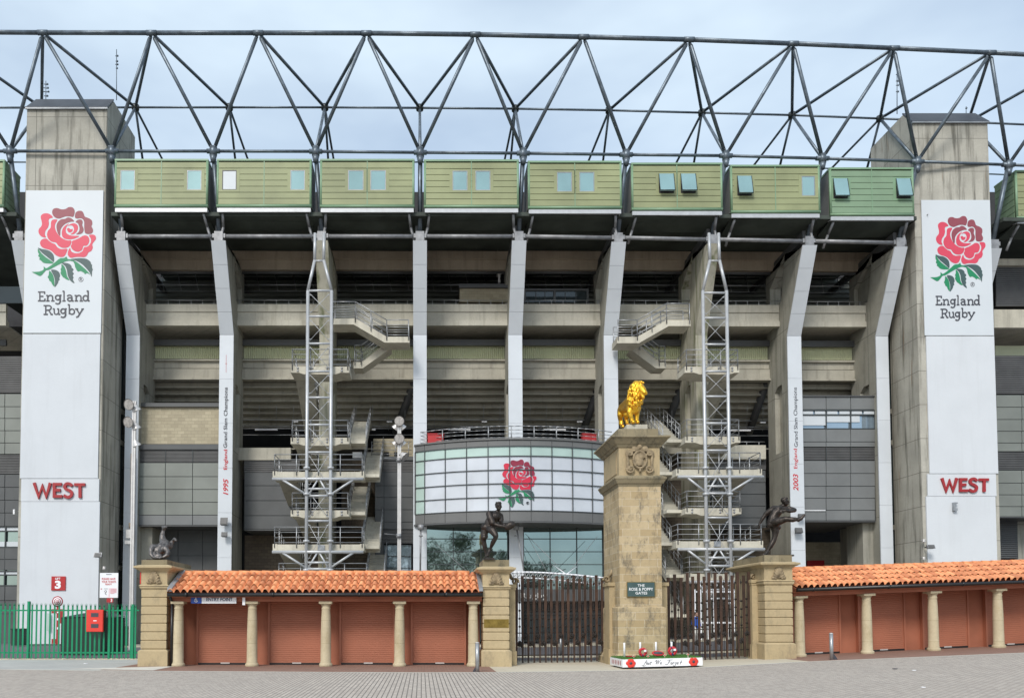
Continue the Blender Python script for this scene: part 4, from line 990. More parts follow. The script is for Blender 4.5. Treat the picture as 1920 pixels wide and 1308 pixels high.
# ------------------------------------------------------------------ outdoor stairs with steel mast
def railing(mb, pts, h=1.1, posts=5, r=.022, lower=.12, n=4):
    for k in range(n):
        z = lower + (h - lower) * k / (n - 1)
        mb.path([p + Vector((0, 0, z)) for p in pts], r if k < n - 1 else r * 1.35, 6)
    for a, b_ in zip(pts, pts[1:]):
        m_ = max(1, round((b_ - a).length / 1.25))
        for k in range(m_ + 1): q = a.lerp(b_, k / m_); mb.tube(q - Vector((0, 0, .22)), q + Vector((0, 0, h)), .034, 6)
def stairs(label, Ym, xa, xb, xta, xtb, plats, col, side, bottom, rungs, zoom):
    t = thing('escape_stair', label, 'outdoor stair', (WX((xa + xb) / 2, 1000, Ym), Ym, G(WX(xa, 1000, Ym))))
    # mast legs, closing in towards the top
    for x, xt in ((xa, xta), (xb, xtb)):
        b0 = P(x, 1000, Ym); b0.z = G(b0.x) - .1; k = P(x, 545, Ym); k.x = b0.x; u = P(xt, 488, Ym); v = Vector((u.x, Ym + .1, WZ(436, Ym)))
        mb = MB().tube(b0, k, .108, 12).tube(k, u, .10, 12).tube(u, v, .10, 10)
        for y in (877, 926, 1014, 1068, 1130): z = WZ(y, Ym); mb.tube((b0.x, Ym, z - .07), (b0.x, Ym, z + .07), .21, 12)
        mb.build('mast_leg', M['mast'], t)
    A, B = P(xa, 1000, Ym).x, P(xb, 1000, Ym).x
    for y in rungs: MB().tube((A, Ym, WZ(y, Ym)), (B, Ym, WZ(y, Ym)), .075, 8).build('rung', M['mast'], t)
    MB().tube(P(xta, 489, Ym), P(xtb, 489, Ym), .06, 8).build('rung', M['mast'], t)
    mb = MB()
    for y0, y1 in zip(rungs, rungs[1:]):
        z0, z1 = WZ(y0 + 5, Ym), WZ(y1 - 5, Ym)
        mb.tube((A + .12, Ym, z0), (B - .12, Ym, z1), .018, 5).tube((B - .12, Ym, z0), (A + .12, Ym, z1), .018, 5)
        for (xx, s_) in ((A, 1), (B, -1)):
            for zz_, dz_ in ((z0, -1), (z1, 1)): mb.tube((xx, Ym, zz_ - dz_ * -.12), (xx + s_ * .28, Ym, zz_ + dz_ * .12), .02, 5)
    mb.build('wire_bracing', M['mast'], t)
    Yp = Ym + .28; Yk = Ym + 2.0; Yback = YF((xa + xb) / 2) + 3.0
    lev = []
    for i, (x0, x1, yt, yb, wide) in enumerate(plats):
        X0, X1, Z1, Z0 = WX(x0, (yt + yb) / 2, Yp), WX(x1, (yt + yb) / 2, Yp), WZ(yt, Yp), WZ(yb, Yp)
        lev.append((X0, X1, Z0, Z1))
        mb = MB()
        mb.box(X0, X1, Yp, Yk, Z0 + .02, Z1)
        if not wide:
            c = (A + B) / 2; mb.prism([(c - 1.0, Yp - .012, Z0 - .09), (c + 1.0, Yp - .012, Z0 - .09), (c + 1.35, Yp - .012, Z0 + .03), (c - 1.35, Yp - .012, Z0 + .03)], (0, 1.7, 0))
        else: mb.box(X0 - .02, X0 + .25, Yp - .03, Yk, Z0, Z1 + .03).box(X1 - .25, X1 + .02, Yp - .03, Yk, Z0, Z1 + .03)
        mb.build('landing', M['conc_light'], t)
        mb = MB(); railing(mb, [Vector((X0 + .1, Yk, Z1)), Vector((X0 + .1, Yp - .04, Z1)), Vector((X1 - .1, Yp - .04, Z1)), Vector((X1 - .1, Yk, Z1))])
        mb.build('landing_rail', M['rail'], t)
        if not wide:
            mb = MB()
            for k in range(4):
                xx = X0 + (X1 - X0) * (.12 + .25 * k)
                for dz_ in (.10, .28): mb.ball((xx, Yp - .03, Z1 - dz_), .07, (1, .4, 1))
            mb.build('rail_bracket', M['galv2'], t)
        if wide:
            mb = MB().tube((X0, Ym, Z0 - .10), (X1, Ym, Z0 - .10), .105, 10)
            zl = Z0 - 1.15
            mb.tube((X0 + .6, Ym, Z0 - .12), (A, Ym, zl + .05), .075, 8).tube((X1 - .6, Ym, Z0 - .12), (B, Ym, zl + .05), .075, 8)
            c = (A + B) / 2; mb.tube((c - .05, Ym, Z0 - .12), (A + .1, Ym, zl), .06, 8).tube((c + .05, Ym, Z0 - .12), (B - .1, Ym, zl), .06, 8).tube((A, Ym, zl - .02), (B, Ym, zl - .02), .08, 8)
            mb.build('support_frame', M['mast'], t)
    # flights in pairs: back down from each landing, then forward to the next one
    W = 1.15
    for i, (X0, X1, Z0, Z1) in enumerate(lev):
        nz_ = lev[i + 1][3] if i + 1 < len(lev) else Z1 - 2.6
        zm = (Z1 + nz_) / 2 - (.6 if i == 0 else 0)
        nx0, nx1 = (lev[i + 1][0], lev[i + 1][1]) if i + 1 < len(lev) else (X0, X1)
        if side > 0: fl = [((X0 + .08, X0 + .08 + W), Z1, zm), ((nx1 - .2, nx1 - .2 + W), nz_, zm)]
        else: fl = [((X1 - .08 - W, X1 - .08), Z1, zm), ((nx0 + .2 - W, nx0 + .2), nz_, zm)]
        fl[1] = (fl[1][0], nz_, nz_ + 2.5)
        for q, ((fa, fb), zf, zb) in enumerate(fl):
            ns = 12; mb = MB()
            pr = [(fa, Yk - .02, zf + .02), (fa, Yback, zb + .02), (fa, Yback, zb - .38), (fa, Yk - .02, zf - .38)]
            mb.prism(pr, (fb - fa, 0, 0))
            for k in range(ns):
                ya, yb_ = Yk + (Yback - Yk) * k / ns, Yk + (Yback - Yk) * (k + 1) / ns
                z = zf + (zb - zf) * (k + .5) / ns + .08
                mb.box(fa + .03, fb - .03, ya, yb_, z - .2, z)
            mb.build('flight', M['conc'], t)
            ml = MB()
            for xx in (fa, fb):
                pts = [Vector((xx, Yk, zf + .05)), Vector((xx, Yback, zb + .05))]
                for hh in (.4, .75, 1.1): ml.tube(pts[0] + Vector((0, 0, hh)), pts[1] + Vector((0, 0, hh)), .022, 6)
                for k in range(6): p_ = pts[0].lerp(pts[1], k / 5); ml.tube(p_ - Vector((0, 0, .2)), p_ + Vector((0, 0, 1.1)), .03, 6)
            ml.build('flight_rail', M['rail'], t)
        MB().box(fl[1][0][0], fl[1][0][1], Yk - .9, Yk - .01, nz_ - .2, nz_).build('landing_wing', M['conc_light'], t)
        MB().box(fl[1][0][0] - .02, fl[1][0][1] + .02, Yback, Yback + 1.4, nz_ + 2.25, nz_ + 2.5).build('rear_landing', M['conc'], t); MB().box(fl[0][0][0] - .02, fl[0][0][1] + .02, Yback, Yback + 1.4, zm - .25, zm).build('rear_landing', M['conc'], t)
    # crank shaped flights joining the balcony
    def band(poly, Y, d, mat=M['conc_light'], nm='upper_flight'):
        MB().prism([P(x, y, Y) for x, y in poly], (0, d, 0)).build(nm, mat, t)
    for poly, Y, d in zoom['bands']: band(poly, Y, d)
    for pts, Y in zoom['rails']:
        mb = MB(); railing(mb, [P(x, y, Y) for x, y in pts], 1.12); mb.build('landing_rail', M['rail'], t)
        mb = MB(); railing(mb, [P(x, y, Y) + Vector((0, 1.35, 0)) for x, y in pts], 1.12); mb.build('landing_rail', M['rail'], t)
    return t
stairs('concrete outdoor stair behind a white ladder mast, left of the glass drum', 52, 574.5, 619.5, 590, 607,
    [(545, 655, 687, 699, 0), (545, 655, 820, 832.5, 0), (512, 682, 884, 896, 1), (545, 655, 956, 968, 0), (512, 682, 1020, 1032, 1), (520, 690, 1088, 1100, 1)], None, 1, 1068,
    [545, 593, 644, 696, 745, 796, 847.5, 916, 976, 1054, 1110],
    {'bands': [([(622, 597), (667, 597), (725, 631), (768, 631), (768, 642), (721, 642), (663, 608), (622, 608)], 53.6, 1.5), ([(663, 678), (677, 678), (722, 645), (734, 652), (680, 690), (663, 690)], 55.3, 1.3)],
     'rails': [([(624, 597), (666, 597), (725, 631), (766, 631)], 53.55), ([(665, 678), (677, 678), (716, 649)], 55.2)]})
stairs('concrete outdoor stair behind a white ladder mast, right of the gold lion', 53, 1324.5, 1369.5, 1331, 1349,
    [(1284, 1386, 687, 699, 0), (1285, 1388, 818, 830, 0), (1268, 1428, 880, 892, 1), (1285, 1390, 952, 963.5, 0), (1268, 1430, 1014, 1027, 1), (1290, 1420, 1075, 1088, 1)], None, -1, 1068,
    [549, 596, 645.5, 696, 743, 793, 844, 911, 970, 1045, 1105],
    {'bands': [([(1157, 631), (1195, 631), (1250, 600), (1295, 600), (1295, 611), (1254, 611), (1198, 643), (1157, 643)], 54.2, 1.5), ([(1182, 655), (1197, 646), (1236, 679), (1249, 679), (1249, 690), (1230, 690)], 56, 1.3)],
     'rails': [([(1159, 631), (1195, 631), (1250, 600), (1293, 600)], 54.15), ([(1200, 650), (1236, 679), (1247, 679)], 55.9)]})
# ------------------------------------------------------------------ kiosk ranges with tiled roofs
def kiosk(label, O, U, n_cols, spacing, first, length, roof0, jambs, sign=False, left=True):
    """O base corner on the column line, U unit direction along the range (may climb), V away from the street"""
    V = Vector((-U.y, U.x, 0)).normalized(); Z = Vector((0, 0, 1))
    t = thing('kiosk_range', label, 'kiosk building', O)
    q = lambda s, d, h: O + U * s + V * d + Z * h
    def bx(mb, s0, s1, d0, d1, h0, h1):
        return mb.hexa([q(s0, d0, h0), q(s1, d0, h0), q(s1, d0, h1), q(s0, d0, h1), q(s0, d1, h0), q(s1, d1, h0), q(s1, d1, h1), q(s0, d1, h1)])
    # back wall with a plinth and head beam, shutters between jambs
    D = .95
    bx(MB(), roof0 + .05, length, D + .12, D + 1.8, -.2, 2.55).build('wall', M['wall_red'], t)
    bx(MB(), roof0 + .05, length, -.12, D + .119, 2.26, 2.47).build('head_beam', M['wall_red'], t)
    for k in range(n_cols):
        s = first + k * spacing
        c = q(s, 0, 0)
        prof = [(.235, -.05), (.235, .07), (.225, .10), (.19, .12), (.198, .15), (.185, .17), (.182, .7), (.178, 1.2), (.165, 1.7), (.15, 1.98), (.155, 2.0), (.165, 2.02), (.15, 2.04), (.15, 2.10), (.17, 2.14), (.205, 2.18)]
        mb = MB().lathe(c, prof, 22); bx(mb, s - .225, s + .225, -.225, .225, 2.18, 2.262)
        mb.build('column', M['colstone'], t)
        if k < n_cols - 1 or not left or True:
            s0, s1 = s + jambs[0], s + jambs[1]
            if s1 > length: s1 = length
            if s0 < length and k < n_cols - (1 if left else 0):
                mb = MB(); h = .09; m_ = 29
                vs = []
                for j in range(m_ + 1):
                    z = .06 + j * (2.2 / m_)
                    vs += [q(s0, D - .0, z), q(s1, D - .0, z), q(s0, D - .012, z + .3 / m_), q(s1, D - .012, z + .3 / m_), q(s0, D - .012, z + 1.8 / m_), q(s1, D - .012, z + 1.8 / m_)]
                mb.add(vs, [(i, i + 1, i + 3, i + 2) for i in range(0, len(vs) - 3, 2)])
                mb.build('shutter', M['shutter'], t)
                bx(MB(), s0 - .04, s0 + .03, D - .05, D + .118, 0, 2.26).build('shutter_guide', M['shutter'], t); bx(MB(), s1 - .03, s1 + .04, D - .05, D + .118, 0, 2.26).build('shutter_guide', M['shutter'], t)
                mb = MB(); bx(mb, s0 + .03, s1 - .03, D - .04, D + .01, .0, .075); mb.build('shutter_foot', M['black'], t)
                mb = MB(); c_ = (s0 + s1) / 2 + .05; bx(mb, c_ - .16, c_ + .16, D - .06, D - .042, .045, .09); mb.build('lock_plate', M['lamp'], t)
    # gutter and fascia
    bx(MB(), roof0, length, -.34, -.20, 2.44, 2.52).build('fascia_board', M['black'], t)
    g = MB().tube(q(roof0, -.42, 2.49), q(length, -.42, 2.49), .07, 10)
    for k in range(int(length / 3) + 1): g.tube(q(roof0 + .6 + k * 3, -.42, 2.49), q(roof0 + .68 + k * 3, -.42, 2.49), .085, 10)
    g.build('gutter', M['black'], t)
    # pantiled slope
    p = .2345; nrow = 4; e0 = (-.40, 2.56); e1 = (1.20, 3.30); sl = Vector((e1[0] - e0[0], e1[1] - e0[1])); nrm = Vector((-sl.y, sl.x)).normalized()
    vs, fs, ids = [], [], []
    ncol = int((length - roof0) / p); K = 12
    for r in range(nrow):
        for c_ in range(ncol):
            base_ = len(vs); jit = random.uniform(-.008, .008); jd = random.uniform(-.012, .012)
            for (fr, lift) in ((r / nrow + jd, .062), (min(1, (r + 1.28) / nrow), .0)):
                for k in range(K + 1):
                    a = k / K
                    if a < .76: h = .10 * math.sin(math.pi * a / .76) ** .6 - .012
                    else: h = -.012 - .03 * math.sin(math.pi * (a - .76) / .24)
                    d = e0[0] + sl.x * fr + nrm.x * (h + lift + jit); z = e0[1] + sl.y * fr + nrm.y * (h + lift + jit)
                    vs.append(q(roof0 + (c_ + a) * p, d, z))
            for k in range(K): fs.append((base_ + k, base_ + k + 1, base_ + K + 2 + k, base_ + K + 1 + k)); ids.append(r * 1000 + c_)
            b2 = len(vs)         # butt end of the tile
            for k in range(K + 1):
                v_ = vs[base_ + k]; vs.append(v_ - Z * .016 + V * .006)
            for k in range(K): fs.append((b2 + k, b2 + k + 1, base_ + k + 1, base_ + k)); ids.append(r * 1000 + c_)
    me = bpy.data.meshes.new('roof_tiles'); me.from_pydata([tuple(v) for v in vs], [], fs); me.materials.append(M['tile'])
    at = me.attributes.new('tile_id', 'FLOAT', 'FACE'); at.data.foreach_set('value', [float(i) for i in ids])
    me.polygons.foreach_set('use_smooth', [i % 24 < 12 for i in range(len(fs))]); me.update()
    ro = bpy.data.objects.new('roof_tiles', me); COL.objects.link(ro); adopt(ro, t)
    MB().prism([q(roof0, e0[0], e0[1] - .04), q(roof0, e1[0], e1[1] - .0), q(roof0, e1[0] + 1.7, e1[1] - .75), q(roof0, e1[0] + 1.7, 2.4), q(roof0, e0[0] + .1, 2.4)], U * (length - roof0)).build('roof_body', M['wall_red'], t)
    mb = MB(); n = int((length - roof0) / .42)
    for k in range(n): mb.tube(q(roof0 + k * .42, e1[0] + .03, e1[1] + .03), q(roof0 + k * .42 + .45, e1[0] + .03, e1[1] + .015), .10, 12)
    mb.build('ridge_tiles', M['terracotta'], t)
    if left:
        for s, w in ((roof0 - .02, .16), (roof0 + ncol * p - .02, .14)):
            MB().hexa([q(s, e0[0] - .02, e0[1] + .05), q(s + w, e0[0] - .02, e0[1] + .05), q(s + w, e0[0] - .02, e0[1] + .16), q(s, e0[0] - .02, e0[1] + .17), q(s, e1[0], e1[1] + .03), q(s + w, e1[0], e1[1] + .03), q(s + w, e1[0], e1[1] + .14), q(s, e1[0], e1[1] + .15)]).build('lead_flashing', M['lead'], t)
        MB().tube(q(roof0 + .06, -.33, 2.44), q(roof0 + .06, -.1, 2.2), .045, 8).tube(q(roof0 + .06, -.1, 2.2), q(roof0 + .06, -.1, 0), .045, 8).build('downpipe', M['black'], t)
    return t, q, bx
O1 = Vector((WX(334, 1248, 29.0), 29.0, 0))
k1, q1, bx1 = kiosk('low kiosk range with orange tiled roof left of the gates', O1, Vector((1, 0, 0)), 5, 2.58, 0, 10.62, -.27, (.42, 2.34), left=True)
c1_, c4_ = Vector((WX(1500, 1230, 31.0), 31.0, .244)), Vector((WX(1873, 1213.5, 31.85), 31.85, .546))
U2 = (c4_ - c1_) / ((Vector((c4_.x, c4_.y, 0)) - Vector((c1_.x, c1_.y, 0))).length)
sp2 = (Vector((c4_.x, c4_.y, 0)) - Vector((c1_.x, c1_.y, 0))).length / 3
k2, q2, bx2 = kiosk('low kiosk range with orange tiled roof climbing away right of the kicking statue', c1_, U2, 6, sp2, 0, 15.4, -.32, (.3, 2.2), left=False)
# signs under the left eaves
es = thing('sign', 'blue and white wheelchair ENTRY POINT sign hanging under the left kiosk eaves', 'sign', P(400, 1125, 28.8))
MB().px(358, 378, 1119, 1130.3, 28.78, .03).build('blue_panel', M['blue'], es); MB().px(378.2, 443, 1119, 1130.5, 28.78, .03).build('white_panel', M['signwhite'], es)
txt('ENTRY POINT', 387, 436, 1119.5, 1126, 28.78, .006, M['inkblue'], es, bold=.02)
mb = MB(); c = P(367.5, 1125, 28.77)
for a0 in range(0, 300, 20):
    a, b_ = R(a0 + 50), R(a0 + 70); mb.tube(c + Vector((math.cos(a) * .058, 0, math.sin(a) * .05)), c + Vector((math.cos(b_) * .058, 0, math.sin(b_) * .05)), .011, 5)
mb.ball(c + Vector((-.005, 0, .09)), .018).tube(c + Vector((-.005, 0, .075)), c + Vector((0, 0, .0)), .013, 5).tube(c, c + Vector((.045, 0, 0)), .011, 5)
mb.build('wheelchair_symbol', M['signwhite'], es)
o = MB().px(454.5, 459.5, 1119, 1133.5, 28.75, .04).build('sign', M['signwhite']); tag(o, 'tiny white blade sign hanging under the left kiosk eaves by the second column', 'sign')

# ------------------------------------------------------------------ stone piers
def carved_shell(parent, c, w, h, Y):
    mb = MB()
    for k in range(9):
        a = R(18 + k * 18); e = c + Vector((math.cos(a) * w * .5, -.03, math.sin(a) * h * .9)); mb.tube(c + Vector((0, -.02, .02)), e, .018, 6, .045); mb.ball(e, .045, (1, .6, 1), 8, 5)
    for s in (-1, 1):
        mb.ball(c + Vector((s * w * .55, -.02, .03)), .06, (1.2, .6, .8), 8, 5)
        for k in range(5): a = R(k * 60); mb.ball(c + Vector((s * (w * .42 + .05 * math.cos(a)), -.04, .02 + .03 * math.sin(a))), .025, (1, .6, 1), 6, 4)
    mb.build('carved_shell', M['stone_dark'], parent)
def frustum(mb, x0, x1, y0, y1, z0, z1, g0, g1):
    return mb.hexa([(x0 - g0, y0 - g0, z0), (x1 + g0, y0 - g0, z0), (x1 + g1, y0 - g1, z1), (x0 - g1, y0 - g1, z1), (x0 - g0, y1 + g0, z0), (x1 + g0, y1 + g0, z0), (x1 + g1, y1 + g1, z1), (x0 - g1, y1 + g1, z1)])
def pier(label, x0, x1, yb, Y, depth, capdepth, wing, ys, shellx=None):
    """ys: plinth top, cornice bottom band etc. in photo rows: (cap top, cap bottom, cornice bottom, frieze bottom, first course top)"""
    X0, X1 = WX(x0, 1180, Y), WX(x1, 1180, Y); g = G((X0 + X1) / 2); zb = WZ(yb, Y)
    z = [WZ(y, Y) for y in ys]
    t = thing('gate_pier', label, 'stone pier', ((X0 + X1) / 2, Y + depth / 2, zb))
    mb = MB().box(X0 - .07, X1 + .07, Y - .08, Y + depth + .07, zb - .4, zb + .52); frustum(mb, X0, X1, Y, Y + depth, zb + .52, zb + .58, .07, .0)
    mb.build('plinth', M['stone'], t)
    mb = MB(); n = 7; zc0, zc1 = zb + .58, z[4]
    for k in range(n):
        a, b_ = zc0 + (zc1 - zc0) * k / n, zc0 + (zc1 - zc0) * (k + 1) / n
        mb.box(X0 + .035, X1 - .035, Y + .035, Y + depth - .035, a, a + .022); frustum(mb, X0 + .0, X1 - .0, Y, Y + depth, a + .022, a + .04, -.015, .0); mb.box(X0, X1, Y, Y + depth, a + .04, b_ - .018); frustum(mb, X0, X1, Y, Y + depth, b_ - .018, b_, 0, -.015)
    mb.build('shaft', M['stone'], t)
    mb = MB(); frustum(mb, X0, X1, Y, Y + depth, z[4], z[4] + .05, .01, .05); mb.box(X0 - .05, X1 + .05, Y - .05, Y + depth + .05, z[4] + .05, z[3] - .05); frustum(mb, X0, X1, Y, Y + depth, z[3] - .05, z[3], .08, .03)
    mb.box(X0 - .01, X1 + .01, Y - .01, Y + depth + .01, z[3], z[2]); mb.build('frieze', M['stone'], t)
    mb = MB(); frustum(mb, X0, X1, Y, Y + capdepth, z[2], z[2] + .07, .03, .10); frustum(mb, X0, X1, Y, Y + capdepth, z[2] + .07, z[1] - .06, .13, .2); mb.box(X0 - .22, X1 + .22, Y - .22, Y + capdepth + .2, z[1] - .06, z[1]); frustum(mb, X0, X1, Y, Y + capdepth, z[1], z[1] + .05, .22, .05)
    mb.build('cornice', M['stone'], t)
    MB().box(X0 - .0, X1 + .0, Y - .02, Y + capdepth, z[1] + .05, z[0]).build('cap_block', M['stone_top'], t)
    if capdepth > depth: MB().box(X0 + .05, X1 - .05, Y + depth + .052, Y + capdepth - .05, zb - .3, z[2]).build('rear_wall', M['stone'], t)
    cx = (X0 + X1) / 2; carved_shell(t, Vector((cx, Y - .03, z[3] + .04)), .36, .42, Y)
    for w_ in wing:          # attached half pier on one side with a scroll on top
        a, b_, yy, yt = w_; A, B = WX(a, 1180, Y + .65), WX(b_, 1180, Y + .65); zt_ = WZ(yt, Y + .65)
        mb = MB().box(A, B, Y + .65, Y + .98, zb - .3, zt_ - .08); mb.box(A - .04, B + .04, Y + .61, Y + 1.0, zb - .3, zb + .5); mb.box(A - .04, B + .04, Y + .59, Y + 1.02, zt_, zt_ + .12); mb.box(A - .02, B + .02, Y + .63, Y + 1.0, zt_ - .08, zt_)
        mb.build('half_pier', M['stone'], t)
        inner = B if abs(B - X0) < abs(A - X1) else A; s = 1 if inner == B else -1
        m2 = MB()
        for k in range(16):
            aa = R(k * 28); rr = .12 - k * .006; m2.ball((inner - s * (.26 - .0), Y + .95, zt_ + .24) if k == 15 else (inner - s * (.24 + rr * math.cos(aa)), Y + .95, zt_ + .23 + rr * math.sin(aa)), .045, (1, 3, 1), 8, 5)
        m2.tube((inner - s * .14, Y + .95, zt_ + .3), (inner, Y + .95, zt_ + .55), .06, 8)
        m2.build('scroll', M['stone_dark'], t)
    return t, X0, X1, Y, z
pA = pier('weathered stone pier at the left end, under the tumbling player statue', 264, 312, 1248, 28.9, 1.0, 3.0, [], (1049, 1061, 1071, 1095, 1104))
pB = pier('stone pier with brass plate between left kiosks and gate, under the ball carrier statue', 906, 955, 1248.5, 28.8, 1.0, 1.9, [(955.5, 966.5, 0, 1101)], (1049, 1064, 1075, 1097, 1105))
pC = pier('stone pier between right gate and right kiosks, under the kicking player statue', 1435, 1487, 1234, 30.1, 1.1, 3.0, [(1411, 1433, 0, 1092)], (1040, 1055, 1064, 1086, 1096))
bp = tag(MB().px(907.5, 954, 1160, 1176, 28.79, .01).px(909, 952.5, 1163.5, 1174.5, 28.78, .01).build('plaque', M['brass']), 'small brass plaque on the middle stone pier', 'plaque')
o = MB().box(WX(262.5, 1080, 28.9), WX(264, 1080, 28.9), 28.9, 28.95, WZ(1094, 28.9), WZ(1072, 28.9)).build('red_tag', M['redbox']); tag(o, 'narrow red strip on the edge of the leftmost stone pier', 'strip')

# central pillar
Yc = 29.4; cx0, cx1 = WX(1161, 1000, Yc), WX(1240, 1000, Yc); dc = 2.5
pt = thing('gate_pillar', 'tall ashlar pillar between the two gates, carved cartouche near its top', 'stone pillar', ((cx0 + cx1) / 2, Yc + 1.2, 0))
zz_ = lambda y: WZ(y, Yc)
mb = MB().box(cx0 - .10, cx1 + .10, Yc - .10, Yc + dc + .1, -.2, zz_(1136) - .05); frustum(mb, cx0, cx1, Yc, Yc + dc, zz_(1136) - .05, zz_(1136), .10, .0)
mb.box(cx0 - .22, cx1 + .22, Yc - .22, Yc + dc + .2, -.2, .25); frustum(mb, cx0, cx1, Yc, Yc + dc, .25, .42, .2, .11)
mb.build('plinth', M['ashlar'], pt)
MB().box(cx0, cx1, Yc, Yc + dc, zz_(1136), zz_(909)).build('shaft', M['ashlar'], pt)
mb = MB(); frustum(mb, cx0, cx1, Yc, Yc + dc, zz_(912), zz_(906), .0, .05); frustum(mb, cx0, cx1, Yc, Yc + dc, zz_(906), zz_(898), .08, .16); mb.box(cx0 - .17, cx1 + .17, Yc - .17, Yc + dc + .17, zz_(898), zz_(895)); frustum(mb, cx0, cx1, Yc, Yc + dc, zz_(895), zz_(891), .17, .02)
mb.build('band_moulding', M['stone_top'], pt)
mb = MB().box(cx0 + .02, cx1 - .02, Yc + .02, Yc + dc - .02, zz_(891), zz_(838)); mb.box(cx0 - .0, cx0 + .019, Yc + .35, Yc + dc - .35, zz_(885), zz_(845)); mb.build('upper_block', M['stone'], pt)
mb = MB(); frustum(mb, cx0, cx1, Yc, Yc + dc, zz_(838), zz_(833), .02, .08); frustum(mb, cx0, cx1, Yc, Yc + dc, zz_(833), zz_(822), .10, .27); mb.box(cx0 - .3, cx1 + .3, Yc - .3, Yc + dc + .3, zz_(822), zz_(819)); frustum(mb, cx0, cx1, Yc, Yc + dc, zz_(819), zz_(816), .3, .0)
mb.build('cornice', M['stone_top'], pt)
MB().box(cx0 - .0, cx1 - .06, Yc, Yc + dc, zz_(816), zz_(803.5)).build('cap_block', M['stone_top'], pt)
cc = Vector(((cx0 + cx1) / 2 + .0, Yc - .02, zz_(862)))
bl = []
for k in range(24):
    a = R(k * 15); bl.append((cc + Vector((math.cos(a) * .235, -.05, math.sin(a) * .3)), .045))
for a in range(0, 12): bl.append((cc + Vector((random.uniform(-.1, .1), -.02, random.uniform(-.15, .15))), .13, (1, .35, 1)))
def spiral(c, r0, s, turns=1.4, r=.042, up=1):
    o = []
    for k in range(22): a = R(k * 360 * turns / 22); rr = r0 * (1 - k / 26); o.append((c + Vector((s * rr * math.cos(a), -.04 - k * .002, up * rr * math.sin(a))), r * (1 - k / 60)))
    return o
for s in (-1, 1):
    bl += spiral(cc + Vector((s * .36, 0, .22)), .12, s) + spiral(cc + Vector((s * .33, 0, -.33)), .15, s, up=-1) + spiral(cc + Vector((s * .2, 0, .37)), .1, -s)
    bl += chain([(cc + Vector((s * .46, -.03, .2)), .04), (cc + Vector((s * .42, -.03, -.05)), .05), (cc + Vector((s * .44, -.03, -.3)), .05)], .6)
    bl += [(cc + Vector((s * (.12 + .07 * k), -.04, .36 + .05 * math.sin(k * 2))), .055) for k in range(3)]
bl += [(cc + Vector((0, -.06, .46)), .09), (cc + Vector((0, -.05, -.4)), .06), (cc + Vector((.07, -.05, .38)), .06), (cc + Vector((-.07, -.05, .38)), .06)]
blob('cartouche', bl, .018, M['stone_dark'], pt, 2)
for a, b_, s in ((1141.5, 1156, 1), (1241, 1250, -1)):      # half piers with scrolls either side
    A, B = WX(a, 1150, Yc + .9), WX(b_, 1150, Yc + .9); zt_ = WZ(1098, Yc + .9)
    if s > 0: B = cx0 + .02
    else: A = cx1 - .02
    mb = MB().box(A, B, Yc + .8, Yc + 1.6, -.2, zt_); mb.box(A - .05, B + .05, Yc + .75, Yc + 1.65, -.2, .55); mb.box(A - .05, B + .05, Yc + .74, Yc + 1.66, zt_, zt_ + .13)
    mb.build('half_pier', M['stone'], pt)
    m2 = MB(); i_ = B if s > 0 else A
    for k in range(15): aa = R(k * 28); rr = .12 - k * .006; m2.ball((i_ - s * (.22 + rr * math.cos(aa)), Yc + 1.2, zt_ + .25 + rr * math.sin(aa)), .045, (1, 3, 1), 8, 5)
    m2.tube((i_ - s * .14, Yc + 1.2, zt_ + .34), (i_, Yc + 1.2, zt_ + .6), .06, 8); m2.build('scroll', M['stone_dark'], pt)
o = thing('name_plaque', 'dark green slate plaque naming the gates on the central pillar', 'plaque', P(1202, 1118, Yc))
MB().px(1175.5, 1228.5, 1090, 1118.5, Yc - .05, .05).build('plate', M['brass'], o); MB().px(1176.5, 1227.5, 1091, 1117.5, Yc - .065, .015).build('slate', M['plaque'], o)
for s_, a, b_, y0, y1 in (('THE', 1195.5, 1208.5, 1094.5, 1099), ('ROSE & POPPY', 1179.5, 1224.5, 1101, 1106.5), ('GATES', 1191.5, 1213.5, 1108.5, 1113.5)): txt(s_, a, b_, y0, y1, Yc - .065, .004, M['signwhite'], o, bold=.01)

